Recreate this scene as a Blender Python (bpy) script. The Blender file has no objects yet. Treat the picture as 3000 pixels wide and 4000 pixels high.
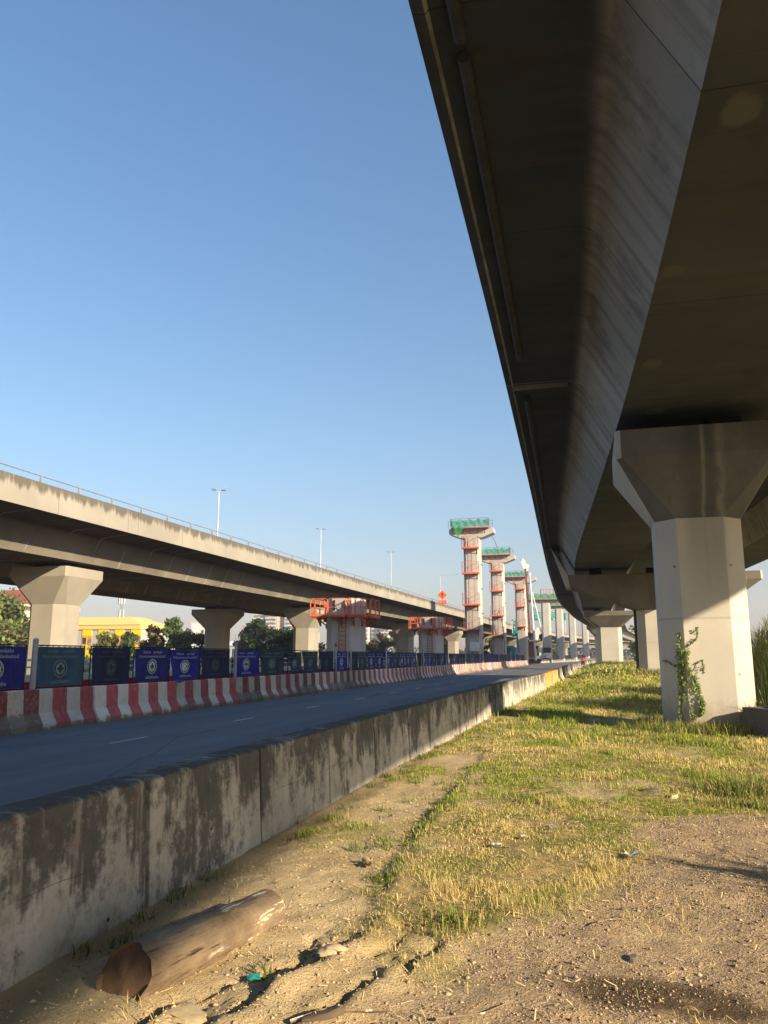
import bpy, math, random
import numpy as np
from mathutils import Vector, Matrix
R = math.radians
rnd = random.Random(7); rng = np.random.default_rng(11)
SC = bpy.context.scene
COL = SC.collection

# ------------------------------------------------------------------ helpers
def smooth(a, b, x):
    t = np.clip((np.asarray(x, float)-a)/(b-a), 0, 1); return t*t*(3-2*t)
def _hash(ix, iy, s):
    h = (ix.astype(np.int64)*374761393 + iy.astype(np.int64)*668265263 + s*1442695041) & 0x7fffffff
    h = ((h ^ (h >> 13))*1274126177) & 0x7fffffff
    return ((h ^ (h >> 16)) & 0xffff)/65535.0
def vnoise(x, y, s=0):
    x = np.asarray(x, float); y = np.asarray(y, float)
    ix = np.floor(x).astype(np.int64); iy = np.floor(y).astype(np.int64)
    fx = x-ix; fy = y-iy; fx = fx*fx*(3-2*fx); fy = fy*fy*(3-2*fy)
    a = _hash(ix, iy, s); b = _hash(ix+1, iy, s); c = _hash(ix, iy+1, s); d = _hash(ix+1, iy+1, s)
    return (a*(1-fx)+b*fx)*(1-fy)+(c*(1-fx)+d*fx)*fy
def fbm(x, y, o=4, s=0):
    t = 0; a = .5; f = 1
    for k in range(o):
        t = t+a*vnoise(x*f, y*f, s+k*17); a *= .5; f *= 2.03
    return t/(1-.5**o)
def curve(pts):
    xs = [p[0] for p in pts]; ys = [p[1] for p in pts]
    gx = np.linspace(xs[0], xs[-1], 800); gy = np.interp(gx, xs, ys)
    w = 25; k = np.ones(2*w+1)/(2*w+1)
    gy2 = np.convolve(np.pad(gy, w, mode='reflect', reflect_type='odd'), k, 'valid')
    return lambda v: np.interp(v, gx, gy2)

class MB:
    def __init__(s): s.v = []; s.f = []; s.uv = None
    def add(s, vs, fs):
        o = len(s.v); s.v += [tuple(p) for p in vs]; s.f += [tuple(i+o for i in f) for f in fs]; return s
    def box(s, c, d, rz=0, rx=0, ry=0):
        x, y, z = d[0]/2, d[1]/2, d[2]/2
        vs = [(-x,-y,-z),(x,-y,-z),(x,y,-z),(-x,y,-z),(-x,-y,z),(x,-y,z),(x,y,z),(-x,y,z)]
        if rz or rx or ry:
            m = Matrix.Rotation(rz,3,'Z') @ Matrix.Rotation(ry,3,'Y') @ Matrix.Rotation(rx,3,'X')
            vs = [m @ Vector(p) for p in vs]
        vs = [(p[0]+c[0],p[1]+c[1],p[2]+c[2]) for p in vs]
        return s.add(vs, [(0,3,2,1),(4,5,6,7),(0,1,5,4),(1,2,6,5),(2,3,7,6),(3,0,4,7)])
    def bar(s, a, b, w, h=None):
        h = h or w; a = Vector(a); b = Vector(b); d = (b-a)
        if d.length < 1e-6: return s
        d.normalize(); up = Vector((0,0,1)) if abs(d.z) < .95 else Vector((0,1,0))
        x = d.cross(up).normalized(); y = x.cross(d)
        vs = []
        for p in (a,b):
            for i,j in ((-1,-1),(1,-1),(1,1),(-1,1)): vs.append(p+x*(i*w/2)+y*(j*h/2))
        return s.add(vs, [(0,1,2,3),(7,6,5,4),(0,4,5,1),(1,5,6,2),(2,6,7,3),(3,7,4,0)])
    def tube(s, pts, r, n=8, cap=True):
        pts = [Vector(p) for p in pts]; rr = r if isinstance(r,(list,tuple)) else [r]*len(pts)
        o = len(s.v); prev = None
        for i,p in enumerate(pts):
            d = (pts[min(i+1,len(pts)-1)]-pts[max(i-1,0)]).normalized()
            up = prev if prev is not None else (Vector((0,0,1)) if abs(d.z) < .9 else Vector((1,0,0)))
            x = d.cross(up)
            if x.length < 1e-5: x = d.cross(Vector((0,1,.3)))
            x.normalize(); y = x.cross(d); prev = y
            for k in range(n):
                a = 2*math.pi*k/n
                s.v.append(tuple(p+x*(math.cos(a)*rr[i])+y*(math.sin(a)*rr[i])))
        for i in range(len(pts)-1):
            for k in range(n):
                a=o+i*n+k; b=o+i*n+(k+1)%n
                s.f.append((a,b,b+n,a+n))
        if cap:
            s.f.append(tuple(o+k for k in range(n))[::-1]); e=o+(len(pts)-1)*n
            s.f.append(tuple(e+k for k in range(n)))
        return s
    def loft(s, rings, closed=True, cap=True, uvlen=None):
        n = len(rings[0]); o = len(s.v)
        for r in rings: s.v += [tuple(p) for p in r]
        m = n if closed else n-1
        for i in range(len(rings)-1):
            for k in range(m):
                a=o+i*n+k; b=o+i*n+(k+1)%n
                s.f.append((a,b,b+n,a+n))
        if cap and closed:
            s.f.append(tuple(o+k for k in range(n))[::-1]); e=o+(len(rings)-1)*n
            s.f.append(tuple(e+k for k in range(n)))
        return s
    def prism(s, poly, y0, y1):           # polygon in XZ extruded along Y
        return s.loft([[(x,y0,z) for x,z in poly],[(x,y1,z) for x,z in poly]])
    def sphere(s, c, r, n=10, m=7, sc=(1,1,1)):
        rings=[]
        for j in range(1,m):
            t=math.pi*j/m
            rings.append([(c[0]+r*sc[0]*math.sin(t)*math.cos(2*math.pi*k/n),c[1]+r*sc[1]*math.sin(t)*math.sin(2*math.pi*k/n),c[2]+r*sc[2]*math.cos(t)) for k in range(n)])
        return s.loft(rings)
    def mesh(s, name, mat, smooth_=None, bevel=0):
        me = bpy.data.meshes.new(name); me.from_pydata(s.v, [], s.f)
        import bmesh
        bm = bmesh.new(); bm.from_mesh(me)
        bmesh.ops.recalc_face_normals(bm, faces=bm.faces)
        if bevel:
            es=[e for e in bm.edges if len(e.link_faces)==2 and e.calc_face_angle(0)>.5]
            bmesh.ops.bevel(bm, geom=es, offset=bevel, segments=2, affect='EDGES', profile=.6, clamp_overlap=True)
        bm.to_mesh(me); bm.free()
        for m in (mat if isinstance(mat,(list,tuple)) else [mat]): me.materials.append(m)
        if smooth_ is not None:
            me.polygons.foreach_set('use_smooth',[True]*len(me.polygons))
            me.set_sharp_from_angle(angle=R(smooth_))
        me.update(); return me
    def build(s, name, mat, parent=None, smooth_=None, bevel=0):
        return link(name, s.mesh(name, mat, smooth_, bevel), parent)

def link(name, me, parent=None, loc=None, rz=0):
    o = bpy.data.objects.new(name, me); COL.objects.link(o)
    if parent is not None: o.parent = parent
    if loc is not None: o.location = loc
    if rz: o.rotation_euler = (0,0,rz)
    return o
def tag(o, label, cat, group=None, kind=None):
    if label: o['label'] = label
    if cat: o['category'] = cat
    if group: o['group'] = group
    if kind: o['kind'] = kind
    return o
def thing(name, label, cat, loc=(0,0,0), rz=0, group=None):
    o = bpy.data.objects.new(name, None); COL.objects.link(o); o.empty_display_size = .3
    o.location = loc; o.rotation_euler = (0,0,rz)
    return tag(o, label, cat, group)
def copy_tree(o, parent=None):
    c = o.copy(); COL.objects.link(c)
    if parent is not None: c.parent = parent
    for ch in [x for x in KIDS(o)]: copy_tree(ch, c)
    return c
def KIDS(o): return [x for x in COL.objects if x.parent == o]

def numpy_mesh(name, V, F, mat, cols=None, parent=None):
    """V (n,3), F (m,k) equal sized faces; cols (n,3) per vertex colour attribute 'Col'"""
    me = bpy.data.meshes.new(name); n=len(V); m=len(F); k=F.shape[1]
    me.vertices.add(n); me.vertices.foreach_set('co', V.astype(np.float32).ravel())
    me.loops.add(m*k); me.loops.foreach_set('vertex_index', F.astype(np.int32).ravel())
    me.polygons.add(m); me.polygons.foreach_set('loop_start', (np.arange(m)*k).astype(np.int32))
    me.update(calc_edges=True)
    if cols is not None:
        a = me.attributes.new('Col','FLOAT_COLOR','POINT')
        c4 = np.ones((n,4),np.float32); c4[:,:3]=cols; a.data.foreach_set('color', c4.ravel())
    me.materials.append(mat); me.validate()
    return link(name, me, parent)

# ------------------------------------------------------------------ materials
class NT:
    def __init__(s, name):
        s.m = bpy.data.materials.new(name); s.m.use_nodes = True
        s.t = s.m.node_tree; s.b = s.t.nodes['Principled BSDF']
        s.tc = None
    def n(s, typ, ins=None, **props):
        nd = s.t.nodes.new(typ)
        for k,v in props.items(): setattr(nd,k,v)
        for k,v in (ins or {}).items(): s.put(nd.inputs[k], v)
        return nd
    def put(s, sock, v):
        if isinstance(v, bpy.types.NodeSocket): s.t.links.new(v, sock)
        elif isinstance(v, tuple) and len(v)==3 and sock.type=='RGBA': sock.default_value=(*v,1)
        else: sock.default_value = v
    def obj(s):
        if s.tc is None:
            s.tc = s.n('ShaderNodeTexCoord').outputs['Object']
        return s.tc
    def rand(s): return s.n('ShaderNodeObjectInfo').outputs['Random']
    def vary(s, k=37.):           # object coords shifted by the object's own random number
        r = s.math('MULTIPLY', s.rand(), k)
        return s.n('ShaderNodeVectorMath', {0:s.obj(),1:s.comb(r,s.math('MULTIPLY',r,1.7),r)}, operation='ADD').outputs[0]
    def uv(s): return s.n('ShaderNodeUVMap').outputs[0]
    def scale(s, v, xyz): return s.n('ShaderNodeVectorMath',{0:v,1:xyz},operation='MULTIPLY').outputs[0]
    def math(s, op, a, b=0., c=0., clamp=False):
        nd = s.n('ShaderNodeMath', operation=op, use_clamp=clamp)
        s.put(nd.inputs[0],a); s.put(nd.inputs[1],b); s.put(nd.inputs[2],c); return nd.outputs[0]
    def sep(s, v): return s.n('ShaderNodeSeparateXYZ',{0:v}).outputs
    def comb(s,x,y,z): return s.n('ShaderNodeCombineXYZ',{0:x,1:y,2:z}).outputs[0]
    def noise(s, v, sc, det=4., ro=.55, dist=0.):
        return s.n('ShaderNodeTexNoise',{'Vector':v,'Scale':sc,'Detail':det,'Roughness':ro,'Distortion':dist}).outputs['Fac']
    def vor(s, v, sc, out='Distance', feature='F1'):
        return s.n('ShaderNodeTexVoronoi',{'Vector':v,'Scale':sc},feature=feature).outputs[out]
    def mr(s, v, a, b, c=0., d=1.):
        nd = s.n('ShaderNodeMapRange', {0:v,1:a,2:b,3:c,4:d}); nd.interpolation_type='SMOOTHSTEP'; return nd.outputs[0]
    def mix(s, f, a, b, mode='MIX'):
        nd = s.n('ShaderNodeMix', data_type='RGBA', blend_type=mode, clamp_factor=True)
        s.put(nd.inputs[0],f); s.put(nd.inputs[6],a if isinstance(a,bpy.types.NodeSocket) else (*a,1)); s.put(nd.inputs[7],b if isinstance(b,bpy.types.NodeSocket) else (*b,1))
        return nd.outputs[2]
    def bump(s, h, st=.3, d=.02):
        o = s.n('ShaderNodeBump',{'Strength':st,'Distance':d,'Height':h}).outputs[0]
        s.t.links.new(o, s.b.inputs['Normal'])
    def attr(s, name, out='Color'): return s.n('ShaderNodeAttribute', attribute_name=name).outputs[out]
    def done(s, col, rough=.85, metal=0., spec=.3):
        s.put(s.b.inputs['Base Color'], col if isinstance(col,bpy.types.NodeSocket) else (*col,1))
        s.put(s.b.inputs['Roughness'], rough); s.b.inputs['Metallic'].default_value = metal
        s.b.inputs['Specular IOR Level'].default_value = spec
        return s.m

def plain(name, c, rough=.7, metal=0., var=.18, sc=3., spec=.3):
    t = NT(name); v = t.vary()
    f = t.noise(v, sc, 5.)
    dark = tuple(x*(1-var) for x in c); lite = tuple(min(1,x*(1+var)) for x in c)
    return t.done(t.mix(t.mr(f,.3,.7), dark, lite), rough, metal, spec)

def concrete(name, c, dark=.6, blotch=.35, streak=0., sdark=(.06,.055,.045), sc=.5, board=0., wear=0., marks=False):
    """cast concrete: cloudy tone, grain, streaks running down, board marks"""
    t = NT(name); v = t.vary()
    big = t.noise(v, sc, 5., .6); grain = t.noise(v, 14., 6., .65)
    base = t.mix(t.mr(big,.34,.68), tuple(x*(1-blotch) for x in c), c)
    base = t.mix(t.math('MULTIPLY',t.mr(grain,.5,.8),.35), base, tuple(x*dark for x in c))
    h = grain
    if streak:
        st = t.noise(t.scale(v,(2.2,2.2,.16)), 1., 5., .62)
        base = t.mix(t.math('MULTIPLY',t.mr(st,.52,.78),streak), base, sdark)
    if board:
        z = t.sep(t.obj())[2]
        ln = t.math('FRACT', t.math('MULTIPLY', z, 1/board))
        edge = t.math('LESS_THAN', ln, .02)
        base = t.mix(t.math('MULTIPLY',edge,.35), base, tuple(x*.45 for x in c))
    if marks:
        o0=t.sep(t.obj()); sp=t.noise(v,3.,6.,.7); base=t.mix(t.math('MULTIPLY',t.mr(t.math('ADD',o0[2],t.math('MULTIPLY',t.math('SUBTRACT',sp,.5),1.1)),.75,.05),.55),base,(.25,.19,.12))
        for hx in (-.62,.62):
            for hz in (1.2,3.7):
                dd=t.math('ADD',t.math('POWER',t.math('SUBTRACT',o0[0],hx),2.),t.math('POWER',t.math('SUBTRACT',o0[2],hz),2.)); base=t.mix(t.math('MULTIPLY',t.math('LESS_THAN',dd,.0011),.7),base,(.12,.11,.1))                              # lime and damp running down from the bearing
        o_=t.sep(t.obj()); wv=t.math('ADD',o_[0],t.math('MULTIPLY',t.math('SUBTRACT',t.noise(v,.9,3.),.5),.12)); fade=t.mr(o_[2],2.3,4.6)
        damp=t.math('MULTIPLY',t.mr(t.math('ABSOLUTE',t.math('SUBTRACT',wv,.08)),.62,.2),fade); base=t.mix(t.math('MULTIPLY',damp,.5),base,tuple(x*.42 for x in c))
        for q,w_ in ((.10,.06),(.47,.14)):
            k=t.math('MULTIPLY',t.mr(t.math('ABSOLUTE',t.math('SUBTRACT',wv,q)),w_*1.3,0.),t.math('MULTIPLY',fade,t.mr(t.noise(t.scale(v,(6,6,.4)),1.,4.),.25,.6))); base=t.mix(t.math('MULTIPLY',k,.5),base,(.36,.345,.31))
    t.bump(h, .25, .01)
    return t.done(base, .9)

M = {}
def mats():
    # --- right viaduct: smooth grey soffit concrete with faint transverse formwork marks (UV: x metres along, y around)
    t = NT('viaduct_concrete'); u = t.uv(); v = t.obj(); s_ = t.sep(u)
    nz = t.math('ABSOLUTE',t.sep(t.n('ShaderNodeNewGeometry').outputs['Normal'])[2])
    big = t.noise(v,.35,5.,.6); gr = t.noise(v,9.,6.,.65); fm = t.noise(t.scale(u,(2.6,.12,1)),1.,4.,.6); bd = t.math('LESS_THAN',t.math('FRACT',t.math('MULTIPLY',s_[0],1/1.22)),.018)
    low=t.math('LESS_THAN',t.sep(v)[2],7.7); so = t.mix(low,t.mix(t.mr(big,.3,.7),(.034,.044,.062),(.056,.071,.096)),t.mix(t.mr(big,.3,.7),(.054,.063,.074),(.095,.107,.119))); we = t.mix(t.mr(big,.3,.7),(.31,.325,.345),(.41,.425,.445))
    c = t.mix(t.mr(t.math('ADD',nz,t.math('MULTIPLY',t.math('SUBTRACT',t.noise(v,.8,4.),.5),.10)),.995,.72),so,we)  # undersides darker and bluer than webs, by normal: shade painted into the colour
    c = t.mix(t.math('MULTIPLY',t.mr(fm,.42,.72),.45),c,(.09,.083,.07))
    c = t.mix(t.math('MULTIPLY',t.mr(gr,.55,.8),.3),c,(.06,.055,.047))
    sg = t.math('ABSOLUTE',t.math('SUBTRACT',t.math('FRACT',t.math('MULTIPLY',s_[0],1/5.2)),.5))
    c = t.mix(t.math('MULTIPLY',bd,.22),c,(.03,.03,.03)); c = t.mix(t.math('MULTIPLY',t.math('LESS_THAN',sg,.0022),.8),c,(.02,.02,.02)); blk=t.n('ShaderNodeTexWhiteNoise',{'W':t.math('FLOOR',t.math('ADD',t.math('MULTIPLY',s_[0],1/5.2),.5))},noise_dimensions='1D').outputs[0]; c=t.mix(t.math('MULTIPLY',blk,.22),c,(.05,.052,.055)); dk=t.noise(t.scale(v,(.25,.5,.5)),1.,6.,.7); c=t.mix(t.math('MULTIPLY',t.mr(dk,.5,.7),.5),c,(.035,.036,.036))
    pat = t.vor(t.scale(v,(.34,.22,.3)),1.); pn = t.noise(v,1.4,4.)
    c = t.mix(t.math('MULTIPLY',t.mr(t.math('ADD',pat,t.math('MULTIPLY',pn,.3)),.25,.2),.35),c,(.13,.125,.105))
    for cx,cy,rx,ry in ((1.82,8.25,.21,.33),(1.45,11.9,.22,.20),(1.42,15.9,.20,.28),(1.7,19.2,.25,.3)):      # plaster patches on the soffit
        p_=t.sep(v); e2=t.math('ADD',t.math('POWER',t.math('MULTIPLY',t.math('SUBTRACT',p_[0],cx),1/rx),2.),t.math('POWER',t.math('MULTIPLY',t.math('SUBTRACT',p_[1],cy),1/ry),2.))
        c=t.mix(t.math('MULTIPLY',t.mr(t.math('ADD',e2,t.math('MULTIPLY',t.noise(v,3.,6.,.7),1.8)),2.1,1.3),t.math('LESS_THAN',p_[2],7.6)),c,(.115,.12,.118))
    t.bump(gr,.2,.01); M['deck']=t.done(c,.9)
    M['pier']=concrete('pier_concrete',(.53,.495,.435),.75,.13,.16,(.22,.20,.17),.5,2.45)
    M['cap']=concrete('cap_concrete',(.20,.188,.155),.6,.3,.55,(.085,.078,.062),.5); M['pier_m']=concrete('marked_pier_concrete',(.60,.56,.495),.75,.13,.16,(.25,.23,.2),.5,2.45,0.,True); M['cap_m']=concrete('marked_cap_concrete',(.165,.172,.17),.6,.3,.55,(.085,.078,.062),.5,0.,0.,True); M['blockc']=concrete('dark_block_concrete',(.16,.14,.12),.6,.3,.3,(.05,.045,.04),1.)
    M['tower']=concrete('fresh_pale_concrete',(0.493,0.466,0.427),.8,.12,.12,(.28,.27,.25),.4)
    M['lpier']=concrete('cream_pier_concrete',(0.378,0.344,0.288),.75,.13,.2,(.25,.22,.17),.5)
    # --- left viaduct parapet, soot running down from the top edge
    t = NT('stained_parapet_concrete'); u=t.uv(); v=t.obj(); z=t.sep(v)[2]
    st=t.noise(t.scale(u,(1.5,.10,1)),1.,6.,.68); big=t.noise(u,.25,4.); gr=t.noise(v,12.,6.,.65)
    c=t.mix(t.mr(big,.3,.7),(0.295,0.268,0.224),(0.365,0.334,0.282))
    reach=t.mr(z,9.0,10.02)
    soot=t.mr(t.math('ADD',t.math('MULTIPLY',t.mr(st,.34,.66),.55),t.math('MULTIPLY',reach,.85)),.58,1.0)
    c=t.mix(t.math('MULTIPLY',soot,.88),c,(.105,.093,.075))
    fine=t.noise(t.scale(u,(4.5,.12,1)),1.,5.,.7)
    c=t.mix(t.math('MULTIPLY',t.mr(fine,.58,.75),.35),c,(.24,.21,.165))
    pl=t.noise(t.scale(u,(3.1,.1,1)),1.,5.,.6)
    c=t.mix(t.math('MULTIPLY',t.mr(pl,.62,.72),.5),c,(.50,.46,.39))
    c=t.mix(t.math('MULTIPLY',t.mr(gr,.5,.8),.3),c,(.28,.25,.2))
    j=t.math('ABSOLUTE',t.math('SUBTRACT',t.math('FRACT',t.math('MULTIPLY',t.sep(u)[0],1/6.0)),.5))
    c=t.mix(t.math('MULTIPLY',t.math('LESS_THAN',j,.006),.5),c,(.16,.14,.11))
    t.bump(gr,.25,.012); M['parapet']=t.done(c,.9)
    # --- left viaduct girder, efflorescence at the segment joints
    t = NT('girder_concrete'); u=t.uv(); v=t.obj(); su=t.sep(u)
    big=t.noise(v,.3,5.,.6); gr=t.noise(v,9.,6.,.65)
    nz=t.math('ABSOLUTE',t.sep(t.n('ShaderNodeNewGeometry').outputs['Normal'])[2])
    c=t.mix(t.mr(nz,.97,.6),t.mix(t.mr(big,.3,.7),(.06,.05,.04),(.10,.085,.065)),t.mix(t.mr(big,.3,.7),(.18,.16,.13),(.26,.232,.188)))  # soffit darker than web by normal: shade under the girder painted in
    c=t.mix(t.math('MULTIPLY',t.mr(gr,.5,.8),.3),c,(.10,.085,.065))
    wob=t.math('MULTIPLY',t.math('SUBTRACT',t.noise(v,1.2,3.),.5),.02)
    j=t.math('ABSOLUTE',t.math('SUBTRACT',t.math('FRACT',t.math('ADD',t.math('MULTIPLY',su[0],1/2.75),wob)),.5))
    amt=t.math('MULTIPLY',t.mr(j,.028,.006),t.mr(t.noise(v,.55,2.),.42,.6))
    c=t.mix(t.math('MULTIPLY',amt,.75),c,(.52,.48,.41))
    t.bump(gr,.2,.01); M['girder']=t.done(c,.9)
    # --- old concrete road barrier: black mould hanging from its top, pale foot
    def oldbarrier(name, paint=None, pcol=None):
        t=NT(name); v=t.vary(61.); o=t.obj(); so=t.sep(o)
        big=t.noise(v,1.1,5.,.6); gr=t.noise(v,22.,6.,.7); mid=t.noise(v,5.,8.,.75)
        c=t.mix(t.mr(big,.3,.7),(.42,.395,.345),(.62,.585,.515))
        c=t.mix(t.math('MULTIPLY',t.mr(mid,.48,.66),.65),c,(.24,.205,.16))
        st=t.noise(t.scale(v,(3.,14.,1.3)),1.,9.,.75); bl=t.noise(t.scale(v,(1.,1.5,1.1)),1.2,5.,.62); mot=t.noise(v,9.,8.,.78)
        zz=t.mr(so[2],.10,.80)
        m=t.math('ADD',t.math('ADD',t.math('MULTIPLY',st,.55),t.math('MULTIPLY',bl,1.5)),t.math('ADD',t.math('MULTIPLY',zz,.30),t.math('MULTIPLY',mot,.85)))
        c=t.mix(t.math('MULTIPLY',t.mr(m,1.47,1.74),.80),c,(.046,.047,.046))
        c=t.mix(t.math('MULTIPLY',t.mr(t.math('ADD',so[2],t.math('MULTIPLY',t.math('SUBTRACT',mot,.5),.06)),.765,.79),.6),c,(.05,.043,.037))
        pale=t.noise(t.scale(v,(3.,9.,.7)),1.,5.,.7)
        c=t.mix(t.math('MULTIPLY',t.mr(pale,.57,.70),.55),c,(.47,.41,.33))
        ln=t.math('ABSOLUTE',t.math('SUBTRACT',so[2],t.math('ADD',.34,t.math('MULTIPLY',t.noise(v,1.5,2.),.05))))
        c=t.mix(t.math('MULTIPLY',t.math('MULTIPLY',t.mr(ln,.005,.002),t.mr(t.noise(v,2.2,3.),.45,.6)),.5),c,(.08,.07,.055))
        e_=t.math('MAXIMUM',so[1],t.math('MULTIPLY',so[1],-1.)); c=t.mix(t.math('MULTIPLY',t.mr(t.math('ADD',e_,t.math('MULTIPLY',mot,.05)),.955,1.0),.6),c,(.05,.042,.035))
        if paint:
            pm=t.noise(t.scale(v,(2.,2.2,1.8)),1.,6.,.72)
            if paint=='full':
                band=t.mr(t.math('ABSOLUTE',t.math('SUBTRACT',t.math('FRACT',t.math('MULTIPLY',so[1],1/1.0)),.5)),.17,.19)
                pf=t.math('MULTIPLY',band,t.mr(pm,.33,.42))
            else: pf=t.math('MULTIPLY',t.mr(pm,.60,.70),.5)
            c=t.mix(pf,c,pcol)
        hole=t.vor(t.scale(v,(1,1,1)),2.3)
        c=t.mix(t.mr(hole,.045,.03),c,(.02,.018,.015))
        t.bump(t.math('ADD',gr,t.math('MULTIPLY',mid,2.2)),.7,.014)
        return t.done(c,.95)
    M['oldbar']=oldbarrier('mouldy_barrier_concrete'); M['oldbar_pink']=oldbarrier('pink_flecked_barrier_concrete','fleck',(.48,.14,.13))
    M['oldbar_yel']=oldbarrier('yellow_painted_barrier_concrete','full',(.62,.36,.04)); M['oldbar_red']=oldbarrier('red_flecked_barrier_concrete','fleck',(.32,.06,.05))
    # --- red and white barrier
    def striped(name, red, white, wornk, foot):
        t=NT(name); v=t.vary(91.); so=t.sep(t.obj()); r=t.rand()
        wob=t.math('MULTIPLY',t.math('SUBTRACT',t.noise(v,7.,4.),.5),.05)
        f=t.math('FRACT',t.math('ADD',t.math('ADD',so[1],wob),0.0))
        isr=t.mr(f,.485,.497)
        n1=t.noise(v,4.5,8.,.72); n2=t.noise(t.scale(v,(1,1,.35)),9.,6.,.7); gr=t.noise(v,30.,4.)
        wr=t.mix(t.math('MULTIPLY',t.mr(n2,.42,.7),.55),red,tuple(min(1,x*1.2+.10) for x in red))
        wr=t.mix(t.mr(n1,.55,.66),wr,tuple(.35*x+.33*y for x,y in zip(red,white)))
        c=t.mix(isr,white,wr)
        c=t.mix(t.math('MULTIPLY',t.mr(t.noise(v,2.5,5.,.7),.42,.72),.45),c,t.mix(.5,c,(.26,.23,.17)))
        dirt=t.noise(t.scale(v,(1,1,.2)),6.,6.,.7)
        c=t.mix(t.math('MULTIPLY',t.mr(dirt,.56,.76),.5),c,(.12,.10,.08))
        low=t.mr(t.math('ADD',so[2],t.math('MULTIPLY',t.math('SUBTRACT',n1,.5),.5)),foot,foot-.10)
        c=t.mix(t.math('MULTIPLY',low,.85),c,(.17,.145,.11))
        chip=t.noise(v,11.,8.,.8)
        c=t.mix(t.mr(chip,wornk,wornk+.05),c,(.31,.28,.23))
        k=t.mr(r,0.,1.,.72,1.12)
        c=t.mix(1.,c,t.n('ShaderNodeCombineColor',{0:k,1:k,2:k}).outputs[0],'MULTIPLY')
        t.bump(t.math('ADD',n1,gr),.3,.012)
        return t.done(c,.75)
    M['stripe']=striped('red_white_barrier_paint',(.44,.085,.095),(.66,.63,.55),.66,.13)
    M['stripe_old']=striped('worn_red_white_barrier_paint',(.22,.04,.045),(.57,.52,.42),.55,.42)
    M['stripe_dull']=striped('faded_red_white_barrier_paint',(.34,.075,.08),(.60,.56,.47),.60,.22)
    # --- asphalt
    t=NT('asphalt'); v=t.obj(); so=t.sep(v)
    gr=t.noise(v,60.,4.,.7); big=t.noise(v,.25,4.); lane=t.noise(t.scale(v,(1.1,.02,1)),1.,3.)
    c=t.mix(t.mr(big,.3,.7),(.115,.118,.132),(.148,.15,.163)); c=t.mix(t.math('MULTIPLY',t.mr(lane,.45,.7),.45),c,(.205,.203,.205))
    c=t.mix(t.math('MULTIPLY',t.mr(gr,.45,.75),.5),c,(.095,.095,.10))
    for xx in (-10.6,-9.4,-7.9,-6.4,-5.,-3.9): pass
    trk=t.math('ABSOLUTE',t.math('SUBTRACT',t.math('FRACT',t.math('MULTIPLY',t.math('ADD',so[0],.55),1/1.75)),.5)); c=t.mix(t.math('MULTIPLY',t.mr(t.math('ADD',trk,t.math('MULTIPLY',t.noise(v,.6,4.),.2)),.42,.2),.3),c,(.075,.075,.08))
    pt=t.noise(t.scale(v,(.5,.12,1)),1.,6.,.65); c=t.mix(t.math('MULTIPLY',t.mr(pt,.55,.62),.3),c,(.19,.185,.18)); ck=t.vor(t.scale(v,(.35,.2,1)),1.,'Distance','DISTANCE_TO_EDGE'); c=t.mix(t.math('MULTIPLY',t.mr(ck,.008,.003),.5),c,(.04,.04,.042))
    edge=t.mr(t.math('ADD',so[0],t.math('MULTIPLY',t.noise(v,.8,4.),.5)),-11.15,-11.6)
    c=t.mix(t.math('MULTIPLY',edge,.7),c,(.22,.18,.125)); edge2=t.mr(t.math('ADD',so[0],t.math('MULTIPLY',t.noise(v,.9,5.,.7),.9)),-3.75,-3.0); c=t.mix(t.math('MULTIPLY',edge2,.6),c,(.24,.2,.14))
    t.bump(gr,.3,.01); M['asphalt']=t.done(c,.82,0.,.35)
    t=NT('worn_road_paint'); v=t.obj(); M['paint']=t.done(t.mix(t.mr(t.noise(v,9.,6.,.75),.50,.62),(.40,.40,.39),(.15,.15,.155)),.7)
    # --- earth
    t=NT('earth'); v=t.obj(); A=t.sep(t.attr('Col')); gravel,grassy,stain=A[0],A[1],A[2]
    n1=t.noise(v,1.3,6.,.62); n2=t.noise(v,12.,6.,.7); n3=t.noise(v,70.,4.,.7)
    soil=t.mix(t.mr(n1,.3,.7),(0.484,0.363,0.198),(0.632,0.497,0.297)); soil=t.mix(t.math('MULTIPLY',t.mr(n2,.5,.75),.45),soil,(.31,.225,.13))
    wv=t.n('ShaderNodeVectorMath',{0:v,1:t.scale(t.n('ShaderNodeTexNoise',{'Vector':v,'Scale':40.,'Detail':4.}).outputs['Color'],(.03,.03,.03))},operation='ADD').outputs[0]; vc=t.vor(wv,62.,'Color'); k=t.sep(vc)[0]; vd=t.vor(wv,44.)
    stone=t.mix(k,(0.276,0.198,0.138),(0.607,0.455,0.293)); stone=t.mix(t.mr(vd,.5,.8),stone,(0.38,0.265,0.149))
    gsoil=t.mix(t.mr(n1,.35,.65),(0.552,0.404,0.242),(0.445,0.319,0.187))
    gmix=t.mix(t.mr(t.noise(v,5.,5.,.7),.36,.56),gsoil,stone)
    c=t.mix(t.math('MULTIPLY',gravel,t.mr(t.noise(v,2.4,5.),.2,.5)),soil,gmix)
    thatch=t.mix(t.mr(n2,.35,.65),(0.275,0.206,0.0875),(0.525,0.4,0.188)); green=t.mix(n2,(0.13,0.137,0.039),(0.312,0.281,0.0875))
    thatch=t.mix(t.mr(n1,.42,.62),thatch,green)
    c=t.mix(t.math('MULTIPLY',grassy,t.mr(n2,.2,.45)),c,thatch)
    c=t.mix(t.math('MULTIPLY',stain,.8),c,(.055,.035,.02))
    t.bump(t.math('ADD',t.math('ADD',n3,t.math('MULTIPLY',n2,1.5)),t.math('MULTIPLY',vd,t.math('MULTIPLY',gravel,-.45))),.75,.028)
    M['earth']=t.done(c,.97,0.,.1)
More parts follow.
